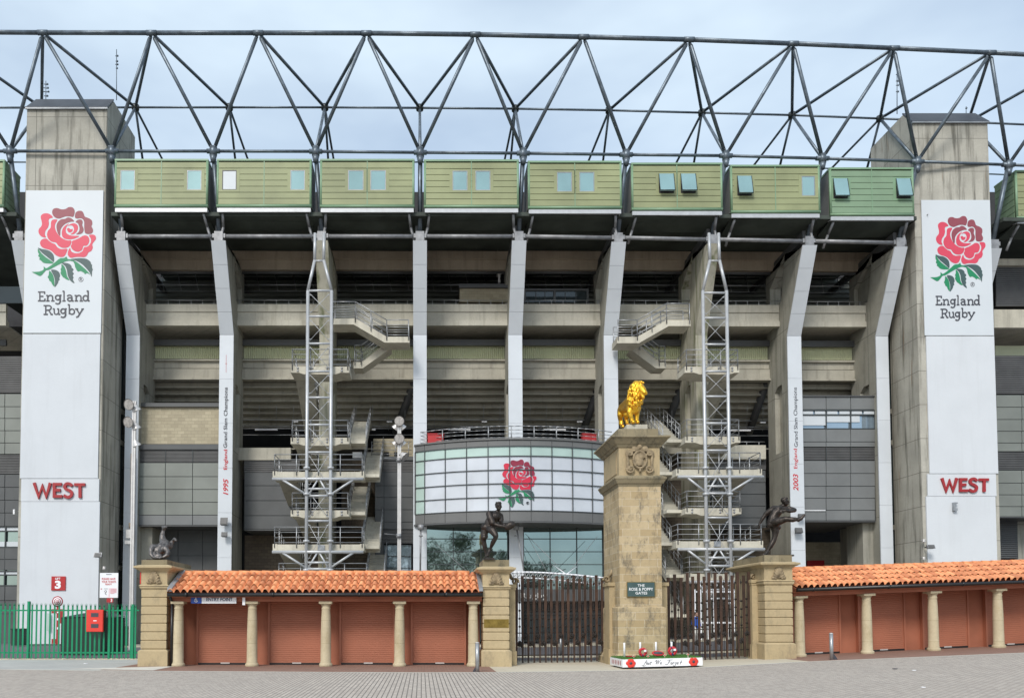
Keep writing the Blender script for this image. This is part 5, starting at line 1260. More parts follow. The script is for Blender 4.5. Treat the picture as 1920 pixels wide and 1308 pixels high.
# ------------------------------------------------------------------ gates
def gate(label, xs, tops, yb, Ys, rails, seed):
    rnd = random.Random(seed); t = thing('gate', label, 'gate', P(sum(xs) / len(xs), yb[0], Ys[0]))
    n = len(xs); pos = []
    for i, x in enumerate(xs):
        f = i / (n - 1); Y = Ys[0] + (Ys[1] - Ys[0]) * f + (Ys[2] * math.sin(math.pi * f)); pos.append(Y)
        yb_ = yb[0] + (yb[1] - yb[0]) * f + (2.2 * math.sin(math.pi * f)); X = WX(x, 1160, Y); z0, z1 = WZ(yb_, Y), WZ(tops[i], Y)
        w1, w0 = .053, .027        # flat bars turned broadside at the top
        mb = MB(); m_ = 6
        for k in range(m_):
            a, b_ = k / m_, (k + 1) / m_; wa, wb = w0 + (w1 - w0) * min(1, a * 1.7), w0 + (w1 - w0) * min(1, b_ * 1.7)
            mb.hexa([(X - wa, Y - .012, z0 + (z1 - z0) * a), (X + wa, Y - .012, z0 + (z1 - z0) * a), (X + wb, Y - .012, z0 + (z1 - z0) * b_), (X - wb, Y - .012, z0 + (z1 - z0) * b_), (X - wa, Y + .035, z0 + (z1 - z0) * a), (X + wa, Y + .035, z0 + (z1 - z0) * a), (X + wb, Y + .035, z0 + (z1 - z0) * b_), (X - wb, Y + .035, z0 + (z1 - z0) * b_)])
        for k in range(3): mb.ball((X, Y - .014, z1 - .12 - k * .07), .012, (1, .5, 1), 6, 4)
        mb.build('bar', M['corten'], t)
    for y in rails:
        pts = [P(x, y + (yb[1] - yb[0]) * i / (n - 1) * .8, pos[i] + .05) for i, x in enumerate(xs)]
        MB().path([pts[0] - Vector((.12, 0, 0))] + pts + [pts[-1] + Vector((.12, 0, 0))], .02, 6).build('rail', M['iron'], t)
    for i in range(n - 1):
        x = (xs[i] + xs[i + 1]) / 2; Y = (pos[i] + pos[i + 1]) / 2 + .03; X = WX(x, 1160, Y); dz = (yb[1] - yb[0]) * i / (n - 1)
        zt = WZ(1094 + dz, Y); z0 = WZ(yb[0] + dz, Y) + .03
        mb = MB().tube((X, Y, z0), (X, Y, zt), .012, 6)
        mb.tube((X - .05, Y, z0), (X - .05, Y, z0 + .95), .009, 5).tube((X + .05, Y, z0), (X + .05, Y, z0 + .95), .009, 5)
        mb.ball((X, Y, zt - .06), .045, (.8, .5, 1.4), 8, 6).ball((X, Y, zt + .03), .02, (.6, .6, 2.2), 6, 5)
        st = rnd.uniform(0, .2)
        for k in range(4):
            zk = WZ(1128 + dz + 20 * st + k * 15, Y)
            mb.lathe((X, Y, zk), [(.0, -.02), (.04, -.018), (.045, 0), (.04, .018), (.0, .02)], 8, 'y')
        mb.build('stem', M['iron'], t)
        fz = WZ((1193 if i % 2 else 1206) + dz, Y); mb = MB()
        for k in range(5):
            a = R(72 * k + rnd.uniform(0, 40)); mb.ball((X + .06 * math.cos(a), Y - .03, fz + .06 * math.sin(a)), .06, (1, .45, 1), 8, 5)
        mb.ball((X, Y - .07, fz), .035, (1, 1, 1), 8, 5)
        a0 = -1 if i % 2 else 1
        mb.tube((X, Y, fz), (X + a0 * .1, Y, fz - .16), .012, 5).ball((X + a0 * .1, Y, fz - .12), .045, (1.3, .3, .6), 6, 4)
        mb.build('flower', M['iron'], t)
    return t
xsL = [968.7, 979.8, 990.5, 1001.4, 1012.2, 1023, 1033.8, 1044.5, 1055.3, 1065.6, 1076.3, 1087, 1097.4, 1108, 1118.8, 1129.5]
tpL = [1085, 1079, 1085, 1078.5, 1085, 1079, 1085, 1079, 1078.5, 1084, 1078, 1084, 1077.5, 1083, 1077.5, 1083]
gate('weathered brown double gate of tall flat bars left of the central pillar', xsL, tpL, (1241.5, 1238), (31.2, 31.7, -.0), (1186, 1228), 3)
xsR = [1254, 1266, 1278, 1290, 1300, 1311, 1321.5, 1330.5, 1342, 1352.5, 1363, 1374, 1384.5, 1395.5, 1405]
tpR = [1082, 1076, 1082, 1073, 1080, 1073, 1080, 1072.5, 1073, 1079, 1072, 1078, 1071.5, 1078, 1071]
gate('weathered brown double gate of tall flat bars right of the central pillar', xsR, tpR, (1237, 1230), (31.2, 30.95, 0), (1181, 1222), 5)
# canopy lattice arch behind the left gate
la = thing('canopy_truss', 'thin white lattice arch of an entrance canopy behind the left gate', 'canopy', P(1050, 1080, 48))
pu, pl = [], []
for k in range(25):
    x = 955 + k * 7.6; f = (x - 985) / 150; y = 1072 + 11 * max(0, f) ** 1.6 + (2 if f < 0 else 0) * abs(f)
    pu.append(P(x, y, 47)); pl.append(P(x, y + 10 + .2 * k, 47.6))
mb = MB(); mb.path(pu, .05, 6).path(pl, .045, 6)
for a, b_, c in zip(pu, pl, pu[1:]): mb.tube(a, b_, .022, 5).tube(b_, c, .022, 5)
mb.build('lattice', M['signwhite'], la)
for x in (955.5,): MB().tube(P(x, 1084, 47.6), (P(x, 1084, 47.6).x, 47.6, 0), .06, 8).build('canopy_post', M['signwhite'], la)
MB().tube(P(1062, 1076, 47.2), P(1036, 1058, 54.6), .03, 6).tube(P(1062, 1076, 47.2), P(1084, 1060, 54.6), .03, 6).build('stay', M['signwhite'], la)
# things glimpsed behind the right gate
for k, x in enumerate((1297, 1306, 1318, 1338, 1346, 1356, 1368, 1382, 1392)):
    pass
fr = thing('screen_fence', 'white slatted screen of posts glimpsed behind the right gate', 'screen', P(1350, 1190, 50))
for x in (1303, 1315, 1328, 1340, 1352, 1364, 1376, 1388, 1400): MB().box(WX(x - 1.6, 1150, 50), WX(x + 1.6, 1150, 50), 50, 50.1, G(18), WZ(1104, 50)).build('post', M['signwhite'], fr)
MB().box(WX(1300, 1150, 50), WX(1403, 1150, 50), 50.1, 50.15, WZ(1110, 50), WZ(1107, 50)).box(WX(1300, 1150, 50), WX(1403, 1150, 50), 50.1, 50.15, WZ(1168, 50), WZ(1165, 50)).build('slat', M['signwhite'], fr)

# ------------------------------------------------------------------ figures
def zmap(x0, y0, s, Y):
    return lambda u, v, d=0.0: P(x0 + u / s, y0 + v / s, Y + d)
def head(mw, c, r, sc, look=(0, -1)):
    """skull, jaw, nose, ears, brow; returns balls"""
    u, v, d = c; k = r * sc
    l = Vector((look[0], look[1], 0)).normalized(); side = Vector((-l.y, l.x, 0)); C = mw(u, v, d); Z = Vector((0, 0, 1))
    o = [(C + Z * k * .18, k * .80, (.88, .92, 1.08)), (C - Z * k * .30 + l * k * .14, k * .60, (.9, .95, 1.05)), (C - Z * k * .62 + l * k * .28, k * .34), (C + l * k * .86 - Z * k * .12, k * .13), (C + l * k * .78 + Z * k * .02, k * .11),
         (C + l * k * .66 + Z * k * .20 + side * k * .26, k * .17), (C + l * k * .66 + Z * k * .20 - side * k * .26, k * .17), (C + side * k * .76 - Z * k * .05, k * .15, (.6, .8, 1.3)), (C - side * k * .76 - Z * k * .05, k * .15, (.6, .8, 1.3)),
         (C + l * k * .70 - Z * k * .40, k * .13, (1.4, .8, .6)), (C + l * k * .68 - Z * k * .58, k * .12, (1.4, .8, .6))]
    hair = [(C + Z * k * .42 - l * k * .15, k * .78, (.95, .95, .85))]
    for i in range(14):
        a = R(i * 26); hair.append((C + Z * k * (.75 + .1 * math.sin(i * 2.1)) + (l * math.cos(a) + side * math.sin(a)) * k * .45, k * .24))
    return o, hair
def hand(w_, d, spread, k, curl=.5):
    """palm, four fingers and a thumb from the wrist along d"""
    d = Vector(d).normalized(); s = Vector(spread).normalized(); n = d.cross(s)
    o = chain([(w_, k * .75), (w_ + d * k * 2.2, k * 1.0)], .4) + [(w_ + d * k * 2.0 + s * k * q, k * .62) for q in (-.9, -.3, .3, .9)]
    for j, (q, ln) in enumerate(((-1.05, 2.0), (-.35, 2.5), (.35, 2.4), (1.05, 1.8))):
        b = w_ + d * k * 2.6 + s * k * q; m_ = b + d * k * ln * .55 + n * k * curl * .5; e = m_ + d * k * ln * .35 + n * k * curl * 1.1
        o += chain([(b, k * .40), (m_, k * .36), (e, k * .30)], .5)
    b = w_ + d * k * .9 - s * k * .9; o += chain([(b, k * .45), (b + d * k * 1.0 - s * k * .8, k * .4), (b + d * k * 1.9 - s * k * .7 + n * k * .4, k * .32)], .5)
    return o
def statue(name, label, mw, sc, limbs, head_c, head_r, look, hands, extras=(), foot=None, mat='bronze'):
    t = thing('statue', label, 'statue', foot)
    bl = []
    for L_ in limbs: bl += chain([(mw(u, v, d), r * sc) for u, v, d, r in L_], .3)
    ho, hair = head(mw, head_c, head_r, sc, look); bl += ho
    for h_ in hands: bl += hand(mw(*h_[0]), h_[1], h_[2], h_[3], h_[4] if len(h_) > 4 else .5)
    for e in extras: bl.append(e)
    blob('body', bl, .016, M[mat], t, 2)
    blob('hair', hair, .014, M[mat], t, 0)
    return t
# ball carrier
Y1 = 29.2; m1 = zmap(860, 920, 8.72, Y1); s1 = Y1 / F / 8.72
st1 = statue('s', 'bronze statue of a player stepping forward and holding out a ball, on the middle pier', m1, s1,
    [[(640, 335, -.05, 36), (600, 390, 0, 70), (565, 440, 0, 98), (515, 520, 0, 92), (480, 585, 0, 74)], [(510, 375, -.1, 58), (650, 395, .05, 60)], [(590, 420, -.1, 80), (640, 450, 0, 64)], [(400, 570, .02, 34), (470, 590, -.05, 40), (560, 585, -.08, 40), (600, 560, -.05, 30)],
     [(500, 375, -.15, 56), (520, 450, -.25, 54), (556, 522, -.3, 50)], [(560, 530, -.3, 34), (650, 565, -.38, 30), (755, 580, -.42, 20)],
     [(690, 405, .08, 42), (700, 470, 0, 40), (690, 520, -.12, 32)], [(690, 520, -.12, 30), (740, 548, -.3, 25), (790, 560, -.38, 19)],
     [(440, 620, .05, 64), (420, 690, .06, 64), (412, 752, .06, 60), (410, 770, .06, 45), (412, 830, .07, 40), (425, 900, .1, 42), (445, 1000, .1, 24), (452, 1060, .1, 24)], [(452, 1075, .1, 26), (480, 1098, -.12, 24), (505, 1102, -.2, 18)],
     [(495, 615, -.05, 64), (550, 645, -.3, 64), (592, 700, -.38, 54), (608, 735, -.42, 44), (600, 770, -.4, 38), (560, 840, -.3, 40), (528, 920, -.2, 25), (510, 955, -.16, 24)], [(505, 960, -.15, 26), (490, 1010, -.2, 28), (475, 1055, -.3, 20)],
     [(385, 745, .05, 34), (420, 756, -.04, 44), (450, 745, .02, 34)], [(425, 590, 0, 58), (545, 595, -.08, 54)]],
    (652, 255, -.12), 76, (.35, -1), [((765, 582, -.42), (1, -.1, .02), (0, -.3, 1), .052, -.6), ((792, 562, -.36), (1, .1, -.2), (0, .6, 1), .052, .6)],
    [(m1(835, 565, -.42), .165, (1.35, .8, .86), Matrix.Rotation(R(-28), 3, 'Y'))], (P(912, 1049, Y1).x, Y1, WZ(1049, 28.8)))
mb = MB().box(P(905, 1049, Y1).x, P(925, 1049, Y1).x, Y1 - .5, Y1 + .4, WZ(1049, 28.8), WZ(1049, 28.8) + .07); mb.build('base', M['bronze'], st1)
# kicking player
Y3 = 31.0; m3 = zmap(1390, 900, 7.265, Y3); s3 = Y3 / F / 7.265
st3 = statue('s', 'bronze statue of a player kicking one leg straight out, on the right pier', m3, s3,
    [[(560, 355, -.1, 34), (520, 400, -.05, 58), (470, 450, 0, 68), (430, 520, 0, 62), (415, 570, 0, 62)], [(440, 385, .1, 44), (560, 390, -.15, 44)],
     [(440, 385, .1, 42), (385, 420, .15, 38), (335, 452, .2, 32)], [(335, 452, .2, 28), (290, 520, .22, 25), (250, 585, .25, 17)],
     [(560, 395, -.2, 40), (650, 385, -.4, 36), (725, 405, -.45, 30)], [(725, 408, -.45, 28), (660, 420, -.55, 25), (600, 410, -.6, 18)],
     [(420, 575, 0, 62), (500, 560, -.2, 58), (600, 530, -.4, 40), (640, 530, -.45, 36), (700, 535, -.5, 36), (770, 528, -.55, 22)], [(775, 540, -.55, 26), (815, 520, -.57, 24), (860, 468, -.6, 15)],
     [(440, 600, .05, 62), (465, 690, .05, 50), (455, 770, .05, 36), (440, 820, .06, 36), (400, 890, .08, 34), (360, 955, .1, 20)], [(360, 965, .1, 24), (335, 1000, .05, 22), (300, 1018, 0, 15)],
     [(395, 600, 0, 50), (470, 620, .02, 56), (500, 640, .02, 40)]],
    (592, 296, -.15), 62, (1, -.55), [((252, 582, .25), (-.45, 0, -1), (0, 1, .2), .048), ((605, 412, -.6), (-1, .2, -.1), (0, .2, 1), .046)], (), (P(1445, 1040, Y3).x, Y3, WZ(1040, 30.1)))
MB().box(P(1430, 1040, Y3).x, P(1480, 1040, Y3).x, Y3 - .4, Y3 + .4, WZ(1040, 30.1), WZ(1040, 30.1) + .06).build('base', M['bronze'], st3)
# tumbling player
Y0_ = 29.5; m0 = zmap(250, 960, 9.34, Y0_); s0 = Y0_ / F / 9.34
st0 = statue('s', 'bronze statue of a diving player, legs in the air, on the leftmost pier', m0, s0,
    [[(560, 560, .15, 88), (530, 600, .1, 100), (480, 640, 0, 100), (430, 690, -.1, 88)], [(540, 540, .2, 78), (515, 480, .25, 62), (508, 410, .25, 46), (515, 370, .25, 42), (530, 310, .25, 26)], [(530, 305, .25, 30), (540, 262, .2, 34), (575, 262, .1, 24)], [(530, 270, .25, 30), (510, 248, .25, 20)],
     [(595, 585, .2, 75), (635, 590, .3, 56), (665, 540, .35, 42), (695, 500, .35, 26)], [(695, 500, .35, 28), (720, 466, .3, 28), (745, 490, .2, 20)],
     [(415, 610, -.1, 56), (340, 600, -.2, 46), (315, 660, -.3, 42), (305, 730, -.35, 32), (340, 780, -.4, 26)], [(560, 640, -.1, 60), (605, 690, -.2, 42), (590, 750, -.3, 36), (530, 782, -.35, 26)],
     [(430, 690, -.1, 60), (400, 720, -.15, 52)], [(480, 760, 0, 40), (540, 790, 0, 36), (370, 790, 0, 36)]],
    (370, 745, -.25), 58, (-.3, -1), [((345, 782, -.4), (1, 0, -.3), (0, 1, .2), .04), ((528, 784, -.35), (-1, 0, -.2), (0, 1, .2), .04)], [(m0(430, 770, -.3), .13, (1.3, .9, .9))], (P(300, 1048, Y0_).x, Y0_, WZ(1049, 28.9)), 'bronze_grey')
MB().box(P(280, 1048, Y0_).x, P(318, 1048, Y0_).x, Y0_ - .35, Y0_ + .4, WZ(1049, 28.9), WZ(1049, 28.9) + .05).build('base', M['bronze'], st0)

# ------------------------------------------------------------------ gilded lion
YL = 29.9; ml = zmap(1120, 700, 6.227, YL); sL = YL / F / 6.227
plz = WZ(803.5, Yc)
lt = thing('lion_statue', 'gilded statue of a standing lion on top of the central pillar', 'statue', (P(1190, 800, YL).x, YL + .4, plz))
c0 = ml(465, 600)
MB().prism([(P(1175, 795, 29.75).x, 29.75, plz + .0), (P(1214, 795, 29.75).x, 29.75, plz), (P(1214, 795, 29.75).x, 31.7, plz), (P(1160.5, 795, 31.5).x, 31.7, plz)], (0, 0, .24)).build('base', M['conc_light'], lt)
zpaw = plz + .24
def lp(u, v, d): return ml(u, v, d)
def lpz(u, v, d):
    p = ml(u, v, d); return p
Bl = []
def LC(pts, st=.3): return chain([(ml(u, v, d), r * sL) for u, v, d, r in pts], st)
# trunk, deep chest narrowing to the belly, rump set back behind
Bl += LC([(420, 330, .05, 92), (380, 355, .45, 84), (340, 385, .85, 74), (310, 410, 1.15, 74)])
Bl += LC([(425, 400, -.05, 70), (440, 430, -.08, 50)])
# fore legs
Bl += LC([(385, 400, -.05, 48), (378, 450, -.10, 38), (392, 505, -.12, 29), (402, 545, -.12, 25)]) + LC([(402, 560, -.10, 26), (420, 566, -.22, 24)])
Bl += LC([(468, 400, .0, 46), (462, 455, .0, 34), (460, 510, .0, 27), (460, 545, .0, 24)]) + LC([(460, 560, .0, 25), (472, 567, -.1, 23)])
# hind legs: thigh, hock pointing back, upright shank
Bl += LC([(290, 430, 1.25, 62), (272, 480, 1.2, 44), (268, 530, 1.38, 30), (283, 575, 1.32, 22), (283, 600, 1.30, 20)]) + LC([(283, 612, 1.28, 22), (300, 616, 1.12, 21)])
Bl += LC([(345, 430, 1.0, 56), (345, 480, .95, 42), (338, 525, 1.12, 28), (348, 565, 1.05, 22), (352, 590, 1.03, 20)]) + LC([(355, 598, 1.0, 22), (368, 602, .85, 20)])
# tail hanging
Bl += LC([(270, 400, 1.45, 18), (250, 460, 1.6, 14), (258, 540, 1.6, 13), (268, 590, 1.55, 20)])
# neck and head
Bl += LC([(425, 330, 0, 80), (455, 260, -.1, 72), (480, 210, -.15, 66)])
Bl += LC([(500, 165, -.2, 54), (525, 190, -.3, 46), (552, 222, -.4, 31), (568, 232, -.42, 20)]) + LC([(520, 235, -.3, 36), (532, 272, -.36, 23), (540, 285, -.38, 15)])
Bl += LC([(545, 170, -.3, 18), (535, 160, -.25, 22)]) + [(ml(535, 110, -.1), 17 * sL), (ml(515, 100, -.3), 18 * sL), (ml(572, 240, -.44), 12 * sL)]
rnd = random.Random(4)
MN = []
for k in range(420):
    f = rnd.random(); a = rnd.uniform(0, 2 * math.pi)
    u0, v0, rr = (1 - f) * 462 + f * 425, 120 + f * 320, 62 + 32 * math.sin(math.pi * min(1, f * 1.15)) - (30 * max(0, f - .75) * 4)
    if math.cos(a) > .55 and f < .32: continue
    u, v, d = u0 + rr * math.cos(a), v0 + 14 * rnd.uniform(-1, 1), rr * sL * math.sin(a) * .95 - .08
    p0 = ml(u, v, d); dv = Vector((rnd.uniform(-.03, .03), rnd.uniform(-.03, .03), -.085))
    MN += [(p0, .030), (p0 + dv * .5, .027), (p0 + dv, .016)]
MN += LC([(455, 140, -.1, 60), (440, 220, -.05, 82), (425, 320, 0, 92), (430, 400, -.04, 62), (440, 445, -.06, 28)]) + LC([(480, 118, -.12, 34), (505, 105, -.15, 24)])
blob('body', Bl, .018, M['gold'], lt, 4); blob('mane', MN, .014, M['gold'], lt, 1)

# ------------------------------------------------------------------ planter with wreaths
A = P(1167.5, 1253.3, 27.3); B = P(1317.5, 1248.8, 27.45); C_ = P(1144, 1248.7, 29.0); A.z = G(A.x) + .02; B.z = G(B.x) + .02; C_.z = A.z
u = (B - A).normalized(); v = (C_ - A).normalized(); v = Vector((v.x * .0 - u.y, u.x, 0)).normalized(); W_ = (B - A).length; Dp = 1.5
pl_ = thing('planter', 'low white memorial planter with green turf and dark script in front of the central pillar', 'planter', A)
pk = lambda s, d, h: A + u * s + (C_ - A) * (d / 1.7) + Vector((0, 0, h))
def pbx(mb, s0, s1, d0, d1, h0, h1): return mb.hexa([pk(s0, d0, h0), pk(s1, d0, h0), pk(s1, d0, h1), pk(s0, d0, h1), pk(s0, d1, h0), pk(s1, d1, h0), pk(s1, d1, h1), pk(s0, d1, h1)])
pbx(MB(), .1, W_ - .1, .1, 1.6, -.06, .04).build('foot', M['black'], pl_)
pbx(MB(), 0, W_, 0, 1.7, .04, .30).build('box', M['signwhite'], pl_)
tf = MB(); rnd = random.Random(8)
pbx(tf, .03, W_ - .03, .03, 1.67, .302, .335)
for k in range(2600):
    s_, d_ = rnd.uniform(.03, W_ - .05), rnd.uniform(.03, 1.65); p0 = pk(s_, d_, .33); h = rnd.uniform(.01, .04); a = rnd.uniform(0, 6.28)
    tf.add([p0, p0 + Vector((.012 * math.cos(a), .012 * math.sin(a), 0)), p0 + Vector((rnd.uniform(-.01, .01), 0, h))], [(0, 1, 2)])
tf.build('turf', M['turf'], pl_)
zf = lambda uu, vv: P(1120 + uu / 8.727, 1180 + vv / 8.727, 27.36)
SCR = [smooth([(722, 575), (745, 582), (768, 560), (785, 525), (800, 500), (812, 505), (795, 530), (770, 545)], 3, False), smooth([(740, 588), (765, 590), (790, 578)], 2, False),
 smooth([(800, 550), (815, 548), (820, 535), (808, 533), (800, 548), (806, 562), (824, 556)], 3, False), smooth([(828, 556), (842, 535), (848, 550), (838, 566), (826, 562)], 3, False), [(878, 518), (862, 562), (872, 566)], [(860, 532), (895, 528)],
 smooth([(940, 515), (965, 500), (975, 500), (958, 562)], 3, False), smooth([(958, 562), (985, 525), (1002, 498), (988, 562), (1010, 525), (1045, 485)], 3, False), smooth([(1030, 548), (1046, 545), (1052, 532), (1040, 530), (1031, 546), (1038, 562), (1058, 552)], 3, False),
 [(1150, 495), (1235, 488)], smooth([(1190, 492), (1165, 545), (1145, 566), (1112, 562)], 3, False), [(1165, 525), (1200, 522)], smooth([(1222, 530), (1205, 550), (1212, 563), (1230, 550), (1226, 530)], 3, False), [(1250, 528), (1238, 562)], smooth([(1244, 545), (1258, 530), (1268, 530)], 2, False),
 smooth([(1300, 530), (1282, 533), (1275, 552), (1290, 558), (1302, 532), (1288, 570), (1262, 590), (1245, 580)], 3, False), smooth([(1312, 547), (1326, 545), (1332, 532), (1320, 530), (1312, 545), (1318, 562), (1336, 554)], 3, False), [(1386, 500), (1364, 556), (1376, 560)], [(1360, 530), (1396, 526)]]
mb = MB(); strokes(mb, SCR, 5.5, lambda a, b_: (lambda p: Vector((p.x, A.y + (B.y - A.y) * (p.x - A.x) / (B.x - A.x) - .002, p.z)))(zf(a, b_)), .002, .0015); mb.build('script', M['ink'], pl_)
def poppy(parent, c, r, n=(0, -1, 0), name='poppy'):
    mb = MB(); rr = random.Random(int(c.x * 100))
    for k in range(6): a = R(60 * k + rr.uniform(-12, 12)); mb.ball(c + Vector((math.cos(a) * r * .55, -.006, math.sin(a) * r * .5)), r * .55, (1, .12, .9), 10, 6)
    mb.build(name, M['redbox'], parent)
    MB().ball(c + Vector((0, -.02, 0)), r * .32, (1, .3, 1), 8, 6).build(name + '_heart', M['ink'], parent)
for s_ in (.27, W_ - .31): poppy(pl_, pk(s_, -.012, .17), .15)
mb = MB()
for k in range(6): c = pk(-.006, .28 + k * .22, .17); mb.ball(c, .07, (.08, .6, 1.25), 8, 6)
mb.build('side_poppies', M['westred'], pl_)
def wreath(label, x, y, Y, r, tilt=0.0):
    c = P(x, y, Y); t = thing('wreath', label, 'wreath', c - Vector((0, 0, r))); mb = MB(); mk = MB(); rr = random.Random(int(x))
    rot = Matrix.Rotation(tilt, 3, 'X')
    for k in range(26):
        a = R(k * 360 / 26); p_ = c + rot @ Vector((math.cos(a) * r * .68, rr.uniform(-.03, .0), math.sin(a) * r * .68)); (mk if k % 6 == 2 else mb).ball(p_, r * .30, (1, .5, 1), 8, 5)
    mb.build('red_petals', M['redtext'], t); mk.build('dark_petals', M['inkblue'], t)
    MB().box(c.x + .02, c.x + .10, c.y - .09, c.y - .07, c.z + .01, c.z + .08).build('card', M['signwhite'], t)
wreath('round red poppy wreath leaning on the second white candle from the left', 1205, 1221.5, 28.0, .155)
wreath('round red poppy wreath leaning on the rightmost white candle', 1260.5, 1219.5, 28.0, .165)
o = thing('wreath', 'flat wreath with oval dark slate plate lying between the two upright wreaths', 'wreath', P(1234, 1228, 27.9)); c = P(1234, 1224, 27.95)
mb = MB()
for k in range(22): a = R(k * 360 / 22); mb.ball(c + Vector((math.cos(a) * .17, math.sin(a) * .10 + .02, math.sin(a) * .055)), .04, (1, .7, .8), 8, 5)
mb.build('red_petals', M['redtext'], o); MB().ball(c, .17, (1, .6, .36), 18, 8).build('slate', M['ink'], o)
for x, y0, y1, wch in ((1170.8, 1204, 1230, 'leftmost'), (1200.5, 1203, 1226, 'second from left'), (1230, 1202.5, 1224, 'third from left'), (1259.3, 1202, 1224, 'rightmost')):
    b0 = P(x, y1, 28.2); z0 = pk(0, 0, .335).z; o = MB().lathe((b0.x, 28.2, z0), [(.034, 0), (.034, WZ(y0, 28.2) - z0 - .01), (.028, WZ(y0, 28.2) - z0)], 12).build('candle', M['signwhite']); tag(o, f'tall white candle standing in the memorial planter, {wch} of four', 'candle', 'white candles in the planter')
for x, y, wch in ((1188.5, 1230, 'leftmost'), (1215, 1230.5, 'second from left'), (1246.5, 1228.5, 'third from left'), (1290, 1227, 'rightmost')):
    c = P(x, y, 27.45); o = thing('cross', f'small wooden remembrance cross with a poppy in the turf, {wch} of four', 'cross', c - Vector((0, 0, .08)), 'small crosses in the planter')
    MB().box(c.x - .012, c.x + .012, c.y, c.y + .012, pk(0, 0, .32).z, c.z + .06).box(c.x - .05, c.x + .05, c.y - .003, c.y + .009, c.z + .005, c.z + .03).build('wood', M['conc_light'], o); MB().ball(c + Vector((0, -.015, .015)), .022, (1, .4, 1), 8, 5).build('poppy', M['redbox'], o)
o = MB(); c = P(1183, 1229.5, 28.0)
for k in range(16): a = R(k * 22.5); o.ball(c + Vector((math.cos(a) * .14, math.sin(a) * .14, 0)), .035, (1, 1, .6), 8, 5)
tag(o.build('wreath', M['westred']), 'faded red wreath lying flat on the turf beside the leftmost candle', 'wreath')

# ------------------------------------------------------------------ bollards
def bollard(label, x, yt, yb, Y, first=None):
    b0 = P(x, yb, Y); z = G(b0.x); h = WZ(yt, Y) - z
    if first is None:
        t = thing('bollard', label, 'bollard', (b0.x, Y, z), 'steel bollards')
        MB().tube((b0.x, Y, z - .05), (b0.x, Y, z + h - .03), .062, 16).build('tube', M['bollard'], t); MB().lathe((b0.x, Y, z + h - .03), [(.064, 0), (.064, .02), (.04, .034)], 16).build('cap', M['lamp'], t)
        return t
    t = first.copy(); COL.objects.link(t); t.location = (b0.x, Y, z); t['label'] = label
    for ch in first.children:
        inv = ch.matrix_parent_inverse.copy(); c = ch.copy(); COL.objects.link(c); c.parent = t; c.matrix_parent_inverse = inv
    return t
b1 = bollard('steel bollard at the kerb in front of the middle stone pier', 895, 1203, 1259, 25.9)
bollard('steel bollard at the kerb in front of the right kiosk range', 1559.5, 1186, 1240.5, 28.6, b1)
bollard('steel bollard standing on the buff paving behind the left gate', 1051.5, 1190, 1225, 38.5, b1)
for x, y, Y, nm in ((891.5, 1258.5, 25.9, 'left'), (1566, 1240, 28.6, 'right')):
    c = P(x, y, Y); z = G(c.x); s = -1 if nm == 'left' else 1
    o = MB().prism([(c.x - s * .05, Y, z), (c.x + s * .09, Y, z), (c.x + s * .06, Y, z + .07), (c.x - s * .05, Y, z + .22)], (0, .05, 0)).build('kerb_fin', M['ink']); tag(o, f'small dark fin at the foot of the kerbside bollard by the {"middle pier" if nm == "left" else "right kiosks"}', 'fin')

# ------------------------------------------------------------------ green palisade fence
Yg = 34.0; ft = thing('palisade_fence', 'bright green palisade fence with pointed pales left of the stone piers', 'fence', P(130, 1236, Yg))
Zb = WZ(1234.5, Yg); pales = MB()
k = 0; x = -24.0
while x < 262:
    if not (49 < x < 58 or 201 < x < 209):
        X = WX(x, 1180, Yg); zt = WZ(1134 + x * .012, Yg)
        pts = [(X - .035, 0), (X - .0, -.02), (X + .035, 0)]
        for (a, b_) in (((X - .034), (X - .002)), ((X + .002), (X + .034))):
            yo = -.045
            pales.hexa([(a, Yg - .03, Zb + .03), (b_, Yg - .03, Zb + .03), (b_, Yg - .03, zt), (a, Yg - .03, zt), (a, Yg - .018, Zb + .03), (b_, Yg - .018, Zb + .03), (b_, Yg - .018, zt), (a, Yg - .018, zt)])
        for dx, lean in ((-.024, -.025), (0, 0), (.024, .025)):
            pales.tube((X + dx * .8, Yg - .024, zt - .01), (X + dx + lean, Yg - .03, zt + (.13 if dx == 0 else .10)), .014, 4, .003)
    x += 8.43; k += 1
pales.build('pales', M['green'], ft)
for y in (1143.5, 1222.5): MB().box(WX(-24, y, Yg), WX(261, y, Yg), Yg - .012, Yg + .035, WZ(y + 1.3 + (y > 1200) * .3, Yg), WZ(y - 1.3, Yg)).build('rail', M['green'], ft)
for x in (53.5, 205.2, 249): MB().box(WX(x - 2, 1180, Yg), WX(x + 2, 1180, Yg), Yg - .06, Yg + .06, -.05, WZ(1126.5 if x < 100 else 1132, Yg)).build('post', M['green'], ft)
kb = MB().box(WX(-40, 1240, Yg - .3), WX(268, 1240, Yg - .3), Yg - .5, Yg + .3, -.1, Zb - .0).build('kerb_wall', M['conc_light']); tag(kb, 'low concrete kerb wall carrying the green palisade fence', 'kerb wall')
gy = WX(0, 1240, Yg)
mb = MB()
for k in range(420): mb.ball((random.uniform(WX(-20, 1240, Yg), WX(262, 1240, Yg)), Yg - .2 + random.uniform(-.25, .25), Zb + .01), random.uniform(.012, .035), (1.4, 1, .6), 6, 4)
o = mb.build('gravel', M['sand']); o['kind'] = 'stuff'; o['label'] = 'loose buff gravel along the kerb under the green fence'
rb = thing('hose_box', 'bright red plastic box with two small windows mounted on the green fence', 'box', P(179, 1163, Yg - .3))
X0, X1, Z0, Z1 = WX(162, 1163, Yg - .35), WX(192.5, 1163, Yg - .35), WZ(1183, Yg - .35), WZ(1143, Yg - .35)
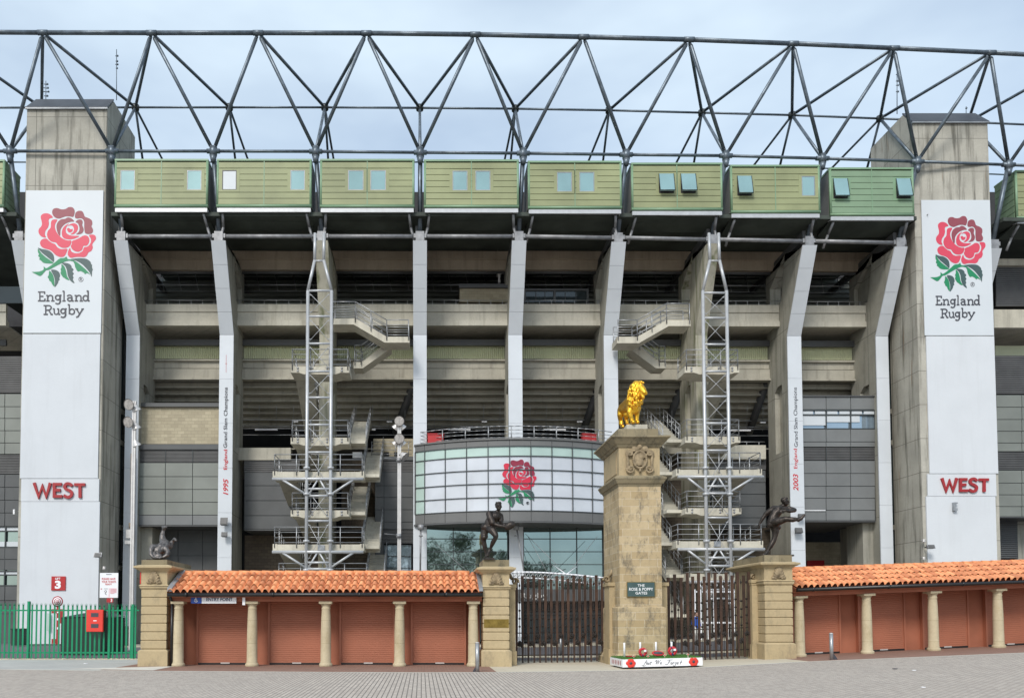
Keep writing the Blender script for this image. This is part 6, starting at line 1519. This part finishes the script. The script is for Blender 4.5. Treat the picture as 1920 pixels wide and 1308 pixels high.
MB().box(X0, X1, Yg - .35, Yg - .30, Z0, Z1).box(X0 - .015, X1 + .015, Yg - .30, Yg - .27, Z0 - .015, Z1 + .015).build('door', M['redbox'], rb)
MB().box(X0, X1 + .02, Yg - .27, Yg - .04, Z0, Z1).build('case', M['black'], rb)
for y in (1152, 1172.5): MB().px(170.5, 184.5, y - 3.7, y + 3.7, Yg - .358, .007).build('window', M['ink'], rb)
mb = MB().px(175, 181, 1162, 1163.6, Yg - .36, .01); mb.build('catch', M['signwhite'], rb)

# ------------------------------------------------------------------ signs and odds behind the fence
def board(name, label, cat, x0, x1, y0, y1, Y, mat, d=.05):
    t = thing(name, label, cat, P((x0 + x1) / 2, y1, Y)); MB().px(x0, x1, y0, y1, Y, d).build('board', M[mat], t); return t
Yt = ly - .19
t = board('sign', 'square red LIFT 3 sign on the white face of the left tower', 'sign', 96.2, 122.6, 1079.7, 1106, Yt, 'red')
txt('LIFT', 103.7, 113.5, 1082, 1085.8, Yt, .012, M['signwhite'], t, bold=.03); txt('3', 103, 114.2, 1087.5, 1103, Yt, .012, M['signwhite'], t, bold=.05)
t = thing('sign', 'round red and white concentric ring sign on a red totem behind the green fence', 'sign', P(108, 1200, Yt - 2))
for k, (r, m_) in enumerate(((10.2, 'westred'), (8.2, 'signwhite'), (6.4, 'westred'), (4.9, 'signwhite'), (3.5, 'westred'), (2.2, 'signwhite'), (1.2, 'westred'))):
    c = P(108, 1127, Yt - 2); rr = r / F * (Yt - 2); MB().lathe((c.x, c.y - k * .006, c.z), [(rr, -.01), (rr, 0)] if False else [(.001, -.012), (rr, -.012), (rr, 0)], 32, 'y').build('ring', M[m_], t)
MB().px(105.5, 110.5, 1137, 1207, Yt - 2, .1).px(110.7, 118, 1141, 1168, Yt - 2, .1).px(96.5, 105.3, 1141, 1149, Yt - 2, .1).px(96.5, 105.3, 1197, 1206, Yt - 2, .1).build('totem', M['westred'], t)
MB().px(106.6, 109.4, 1146, 1148.2, Yt - 2.02, .02).px(106.6, 109.4, 1158, 1162, Yt - 2.02, .02).px(106.8, 109, 1175, 1179, Yt - 2.02, .02).build('totem_marks', M['signwhite'], t)
t = board('sign', 'white ticket reminder board with red capitals beside the left tower', 'sign', 187, 221.3, 1073.3, 1119.8, 49.5, 'signwhite', .04)
for s_, a, b_, y0, y1 in (('PLEASE HAVE', 191, 216.5, 1082.5, 1086.5), ('YOUR TICKETS', 190.5, 217.5, 1088, 1092), ('READY', 197.5, 210, 1093, 1096)): txt(s_, a, b_, y0, y1, 49.5, .008, M['redtext'], t, bold=.02)
MB().px(199, 209, 1075.6, 1076.6, 49.49, .01).build('heading_line', M['ink'], t)
mb = MB().px(204.3, 204.8, 1102, 1119, 49.49, .01)
for k in range(7): mb.px(206.5, 218.5 if k != 6 else 214, 1102.5 + k * 1.5, 1103 + k * 1.5, 49.49, .01)
mb.build('small_print', M['rose_pink'], t)
strokes(mb2 := MB(), [smooth([(199, 1111), (196, 1108), (198, 1106), (200, 1108), (197, 1112), (200, 1114)], 3, False), [(195, 1103), (202, 1103)]], .7, lambda a, b_: P(a, b_, 49.5), .01); mb2.build('diagram', M['ink'], t)
MB().px(188.8, 191.2, 1102.5, 1104, 49.49, .01).build('red_mark', M['redtext'], t)
MB().tube(P(204.5, 1121, 49.6), (P(204.5, 1121, 49.6).x, 49.6, 0), .04, 8).build('post', M['galv2'], t)
t = board('sign', 'small red number panel under the ticket reminder board', 'sign', 200, 212, 1120.5, 1128.5, 49.4, 'red', .04)
txt('3', 207.5, 210.5, 1121.5, 1127.5, 49.4, .01, M['signwhite'], t, bold=.03)
# dark green container and bins
t = thing('container', 'large black green container with a sloping lid behind the green fence', 'container', P(150, 1215, 38))
X0, X1 = WX(114, 1200, 38), WX(190, 1200, 38); MB().box(X0, X1, 38, 41, 0, 1.72).build('body', M['green_dark'], t)
MB().prism([(X0 - .05, 37.95, 1.722), (X1 + .05, 37.95, 1.76), ((X0 + X1) / 2 + .3, 37.95, 1.95)], (0, 3.1, 0)).build('lid', M['ink'], t)
t = thing('wheelie_bin', 'dark green wheeled bin standing behind the green fence near the left edge', 'bin', P(28, 1206, 50)); X0 = WX(21, 1200, 50)
MB().box(X0, X0 + .6, 50, 50.7, .05, 1.0).build('body', M['green_dark'], t); MB().box(X0 - .04, X0 + .64, 49.95, 50.75, 1.002, 1.08).build('lid', M['green_dark'], t)
t = thing('wheelie_bin', 'dark green wheeled bin behind the fence just left of the leftmost stone pier', 'bin', P(226, 1206, 50)); X0 = WX(218, 1200, 50)
MB().box(X0, X0 + .8, 50, 50.8, .05, 1.15).build('body', M['green_dark'], t); MB().box(X0 - .04, X0 + .84, 49.95, 50.85, 1.152, 1.24).build('lid', M['ink'], t)
o = board('notice', 'pale turquoise notice strip on the wall behind the green fence', 'notice', 88, 93.5, 1149, 1182, Yt - .1, 'glass_mint')
# pedestrian
Xp = P(1305.5, 1190, 46); zp = G(Xp.x); px_, py_ = Xp.x, 46.0
pe = thing('person', 'person in a blue top and pale trousers walking behind the right gate', 'person', (px_, py_, zp)); V3 = lambda x, y, z: Vector((px_ + x, py_ + y, zp + z))
hh = 1.0
blob('body', chain([(V3(0, 0, 1.50), .05), (V3(0, 0, 1.42), .06), (V3(0, 0, 1.25), .14), (V3(0, 0, 1.0), .13)]) + [(V3(.02, -.02, 1.63), .09, (.85, .95, 1.15)), (V3(.06, -.06, 1.60), .025), (V3(.03, -.05, 1.56), .055)] + chain([(V3(-.16, 0, 1.38), .05), (V3(-.2, .05, 1.1), .04), (V3(-.16, -.08, .88), .03)]) + chain([(V3(.16, 0, 1.38), .05), (V3(.2, -.05, 1.1), .04), (V3(.18, -.2, .92), .03)]) + hand(V3(-.16, -.08, .88), (0, -.2, -1), (0, 1, 0), .016) + hand(V3(.18, -.2, .92), (0, -.5, -1), (0, 1, 0), .016) + chain([(V3(-.08, 0, .95), .1), (V3(-.1, -.12, .5), .06), (V3(-.1, .02, .08), .04)]) + chain([(V3(.08, 0, .95), .1), (V3(.1, .1, .5), .06), (V3(.1, .28, .1), .04)]) + chain([(V3(-.1, 0, .05), .04), (V3(-.08, -.16, .04), .035)]) + chain([(V3(.1, .28, .06), .04), (V3(.12, .14, .04), .035)]), .016, M['skin'], pe, 2)
blob('top', chain([(V3(0, 0, 1.42), .09), (V3(0, 0, 1.28), .175), (V3(0, 0, .95), .165)]) + [(V3(-.14, 0, 1.38), .075), (V3(.14, 0, 1.38), .075)] + chain([(V3(-.16, 0, 1.38), .065), (V3(-.2, .05, 1.12), .055), (V3(-.17, -.06, .93), .045)]) + chain([(V3(.16, 0, 1.38), .065), (V3(.2, -.05, 1.12), .055), (V3(.18, -.17, .97), .045)]), .02, M['jacket'], pe, 2)
blob('trousers', chain([(V3(-.07, 0, .93), .13), (V3(-.1, -.12, .5), .085), (V3(-.1, .02, .1), .06)]) + chain([(V3(.07, 0, .93), .13), (V3(.1, .1, .5), .085), (V3(.1, .27, .14), .06)]), .02, M['trouser'], pe, 2)
blob('hair', [(V3(.0, .02, 1.68), .095, (.95, 1, .9)), (V3(-.03, .04, 1.62), .08)], .016, M['hair'], pe, 1)

# ------------------------------------------------------------------ floodlight masts
def flood(t, c, d, r=.2):
    """round lamp head aimed along d"""
    d = Vector(d).normalized(); q = d.to_track_quat('Y', 'Z').to_matrix()
    mb = MB(); prof = [(.08, -.30), (.13, -.28), (.15, -.2), (r * .95, -.05), (r * 1.04, 0), (r * 1.04, .02)]
    n = 18; vs = []
    for rr, h in prof:
        for i in range(n): a = 2 * math.pi * i / n; vs.append(c + q @ Vector((rr * math.cos(a), h, rr * math.sin(a))))
    fs = [(k * n + i, k * n + (i + 1) % n, (k + 1) * n + (i + 1) % n, (k + 1) * n + i) for k in range(len(prof) - 1) for i in range(n)]
    mb.add(vs, fs, True); mb.f.append(list(range(n))); mb.sm.append(False)
    h_ = mb.build('lamp_head', M['lamp'], t)
    vs = [c + q @ Vector((r * .93 * math.cos(2 * math.pi * i / n), .012, r * .93 * math.sin(2 * math.pi * i / n))) for i in range(n)]
    g_ = MB().prism(vs, q @ Vector((0, -.04, 0))).build('lamp_glass', M['lampglass'], h_); 
def lmast(label, x, yt, Y, heads, w=.11):
    b0 = P(x, 1000, Y); t = thing('floodlight_mast', label, 'floodlight mast', (b0.x, Y, 0))
    MB().box(b0.x - w, b0.x - .02, Y - .06, Y + .06, 0, WZ(yt, Y)).box(b0.x + .02, b0.x + w, Y - .06, Y + .06, 0, WZ(yt, Y)).box(b0.x - .019, b0.x + .019, Y - .03, Y + .05, 0, WZ(yt, Y) - .05).build('pole', M['lamp'], t)
    for dx, y, d, r in heads:
        c = P(x + dx, y, Y - .25 if d[1] < 0 else Y + .1); MB().tube((b0.x, Y, WZ(y - 3, Y)), c - Vector(d).normalized() * .25, .04, 8).build('lamp_arm', M['galv2'], t); flood(t, c, d, r)
    return t
m_1 = lmast('twin tube floodlight mast with five lamp heads in front of the left tower', 248.5, 752, 45, [(-7, 758, (-.3, -1, -.35), .30), (8, 769, (.3, .3, -1), .24), (-8, 791, (-.3, -1, -.35), .30), (8, 803, (.3, .3, -1), .24), (8, 835, (.3, .3, -1), .24)], .1)
m_2 = lmast('single pale floodlight mast rising behind the left kiosk roof near the drum', 748.5, 782, 45, [(0, 789, (0, -1, -.1), .27), (0, 822, (0, -1, -.15), .28), (-8, 803, (-.8, .3, -.9), .2), (8, 803, (.8, .3, -.9), .2), (-8, 833, (-.8, .3, -.9), .2), (8, 833, (.8, .3, -.9), .2), (11, 856, (.8, -.4, -.8), .26)], .1)
for (x, y) in ((748, 862), (748, 1004)):
    MB().tube(P(x - 4, y - 2, 44.8), P(x - 27, y - 4, 44.2), .02, 5).tube(P(x - 5, y, 44.9), P(x + 4, y, 44.9), .12, 8).build('cable_clamp', M['galv2'], m_2)
t = thing('downpipe', 'dark brown drainpipe running down beside the floodlight mast at the left fin', 'pipe', P(248, 1200, 55.3))
MB().tube(P(247.5, 850, 55.35), P(246.8, 1206, 55.35), .09, 8).tube(P(247, 980, 55.35), P(247, 990, 55.35), .2, 8).build('pipe', M['brownpanel'], t)
o = thing('junction_box', 'pale metal box fixed below a bracket beside the leftmost white fin', 'box', P(240, 1006, 54.9)); MB().px(236, 250, 992, 1008, 54.9, .3).build('case', M['lamp'], o); MB().px(233.5, 246, 1012.5, 1019, 54.9, .35).build('lamp', M['lamp'], o)

# ------------------------------------------------------------------ wall lamps, cameras
def walllight(label, x0, x1, y0, y1, Y, mat='ink', cat='floodlight', kind=0):
    t = thing('wall_floodlight', label, cat, P((x0 + x1) / 2, (y0 + y1) / 2, Y)); c = P((x0 + x1) / 2, (y0 + y1) / 2, Y); w_, h_ = (x1 - x0) / F * Y / 2, (y1 - y0) / F * Y / 2
    MB().hexa([c + Vector(q) for q in ((-w_, -.25, -h_ * .8), (w_, -.25, -h_ * .8), (w_, -.12, h_), (-w_, -.12, h_), (-w_ * .8, .0, -h_), (w_ * .8, .0, -h_), (w_ * .8, .06, h_ * .7), (-w_ * .8, .06, h_ * .7))]).build('housing', M['charcoal'] if mat == 'ink' else M['galv2'], t)
    MB().hexa([c + Vector(q) for q in ((-w_ * .8, -.27, -h_ * .62), (w_ * .8, -.27, -h_ * .62), (w_ * .8, -.155, h_ * .8), (-w_ * .8, -.155, h_ * .8), (-w_ * .8, -.24, -h_ * .62), (w_ * .8, -.24, -h_ * .62), (w_ * .8, -.12, h_ * .8), (-w_ * .8, -.12, h_ * .8))]).build('glass', M['louvre'], t)
    MB().box(c.x - .04, c.x + .04, c.y, c.y + .5, c.z - .04, c.z + .04).build('bracket', M['black'], t)
walllight('dark louvred wall light on the white fin marked 1995, upper of two', 414, 428, 970, 985, YF(421) - .3, 'ink')
walllight('dark square floodlight on the white fin marked 1995, lower of two', 416, 427.5, 997, 1006.5, YF(421) - .3, 'ink')
walllight('dark floodlight just behind the kicking foot of the right statue', 1495, 1506, 963, 971, YF(1490) - .3, 'ink')
walllight('small floodlight on the white fin marked 2003 below the kicking foot', 1489, 1503, 989, 1000, YF(1490) - .3, 'ink')
walllight('grey floodlight on a bracket at the lower right edge of the left tower', 178, 192.5, 1035.5, 1045, ly - .7, 'mast')
walllight('grey floodlight on a bracket at the lower left edge of the right tower', 1736, 1750, 1020.5, 1028.5, ry - .7, 'mast')
def camera_(label, x, y, Y, flip=1):
    t = thing('security_camera', label, 'camera', P(x, y, Y)); c = P(x, y, Y)
    MB().tube(c + Vector((0, .3, .05)), c, .03, 6).build('arm', M['lamp'], t); MB().ball(c + Vector((0, 0, -.05)), .11, (1, 1, .9)).tube(c + Vector((0, 0, -.02)), c + Vector((0, 0, .09)), .10, 10).build('dome', M['lamp'], t)
camera_('small white dome camera above the ticket reminder board', 195.5, 1064, 52.3); camera_('small white dome camera on the side of the right tower above its floodlight', 1732, 1013, ry - .3); camera_('small white dome camera behind the right kiosk roof ridge by the right tower', 1732, 1046, ry - .3)
t = thing('wall_bracket', 'small pale metal bracket box under the right tower WEST letters', 'bracket', P(1792, 950, ry - .2)); MB().px(1789, 1792, 941, 956, ry - .35, .22).px(1789, 1796, 941, 943.5, ry - .36, .2).px(1789, 1796, 952, 956.5, ry - .36, .2).build('bracket_body', M['lead'], t)
t = thing('notice_plate', 'grey plate on the lower wide landing of the left outdoor stair', 'plate', P(602, 1026, 52)); MB().px(595.5, 608.5, 1021, 1030.5, 52.2, .05).build('plate', M['lead'], t)
t = thing('notice_plate', 'grey plate on the lower wide landing of the right outdoor stair', 'plate', P(1345, 1020, 53)); MB().px(1339, 1351.5, 1014, 1024, 53.2, .05).build('plate', M['lead'], t)
o = MB().box(WX(27, 958, 56.4), WX(30, 958, 56.4), 56.2, 56.7, WZ(964, 56.4), WZ(955, 56.4)).build('wall_camera', M['signwhite']); tag(o, 'tiny white camera on the dark panels left of the left tower', 'camera')

# ------------------------------------------------------------------ trees across the street, seen mirrored in the glass
def tree(label, X, Y, h, r, seed):
    rnd = random.Random(seed); t = thing('tree', label, 'tree', (X, Y, G(X)), 'trees across the street')
    mb = MB(); top = Vector((X, Y, h * .55)); mb.tube((X, Y, -.1), top, .28, 10, .16)
    blobs = []
    for k in range(9):
        a = R(40 * k + rnd.uniform(-15, 15)); e = Vector((X + math.cos(a) * r * rnd.uniform(.35, .75), Y + math.sin(a) * r * rnd.uniform(.35, .75), h * rnd.uniform(.5, .9)))
        s_ = Vector((X, Y, h * rnd.uniform(.3, .5))); mb.tube(s_, e, .11, 6, .03); blobs.append((e, r * rnd.uniform(.3, .48)))
    blobs.append((Vector((X, Y, h * .88)), r * .4)); mb.build('trunk', M['bark'], t)
    vs, fs = [], []
    for c, rr in blobs:
        for k in range(560):
            d = Vector((rnd.gauss(0, 1), rnd.gauss(0, 1), rnd.gauss(0, 1))).normalized() * rr * rnd.random() ** .45; p = c + d; s = rnd.uniform(.10, .2)
            a = Vector((rnd.uniform(-1, 1), rnd.uniform(-1, 1), rnd.uniform(-1, 1))).normalized(); b_ = a.orthogonal().normalized()
            n = len(vs); vs += [p - a * s, p + b_ * s * .6, p + a * s, p - b_ * s * .6]; fs.append((n, n + 1, n + 2, n + 3))
    MB().add(vs, fs).build('crown', M['leafmat'], t)
for i, (X, Y, h, r, lb) in enumerate(((-7, -31, 15.5, 5, 'broad tree mirrored in the blue window beside the drum'), (2.5, -30, 17, 6, 'tall broad tree mirrored behind the left part of the glass wall'), (11.5, -33, 17, 5.4, 'tall tree mirrored behind the ball carrier statue'), (19.5, -32, 14, 3.4, 'slim tree mirrored beside the middle white fin'), (28, -34, 11.5, 4.4, 'low round tree mirrored at the foot of the right glass wall'), (36, -32, 9, 4.5, 'low broad tree mirrored beside the central pillar'), (-18, -30, 10, 4, 'small tree across the street at the far left'))):
    tree(lb, X, Y, h, r, 20 + i)

# small litter and marks on the forecourt
rnd = random.Random(12)
for i, (x, y, w_, m_, lb) in enumerate(((1678, 1254, .07, 'ink', 'small dark scrap lying on the forecourt right of the right bollard'), (1714, 1257, .05, 'signwhite', 'small white scrap of paper on the forecourt, nearer the viewer than the dark scrap'), (1731, 1289, .05, 'signwhite', 'tiny white scrap on the forecourt near the bottom right corner'), (161, 1244, .07, 'signwhite', 'small white scrap on the pale pavement in front of the green fence'))):
    yc = (CY - y) / F; t_ = None
    Y = 20.0
    for _ in range(30): q_ = P(x, y, Y); Y += (q_.z - G(q_.x)) * 9
    q_ = P(x, y, Y); mb = MB()
    vs = [(q_.x + w_ * (math.cos(a * 1.26) * (1 + .3 * rnd.random())), q_.y + w_ * .8 * math.sin(a * 1.26), G(q_.x) + .012 + .012 * rnd.random()) for a in range(5)]
    mb.prism([(v[0], v[1], G(q_.x) + .012) for v in vs], (0, 0, .018)); tag(mb.build('scrap', M[m_]), lb, 'litter')
for x, y in ((1180, 1244), (1010, 1246), (1090, 1247), (1370, 1237), (1400, 1241), (1340, 1241)):
    pass
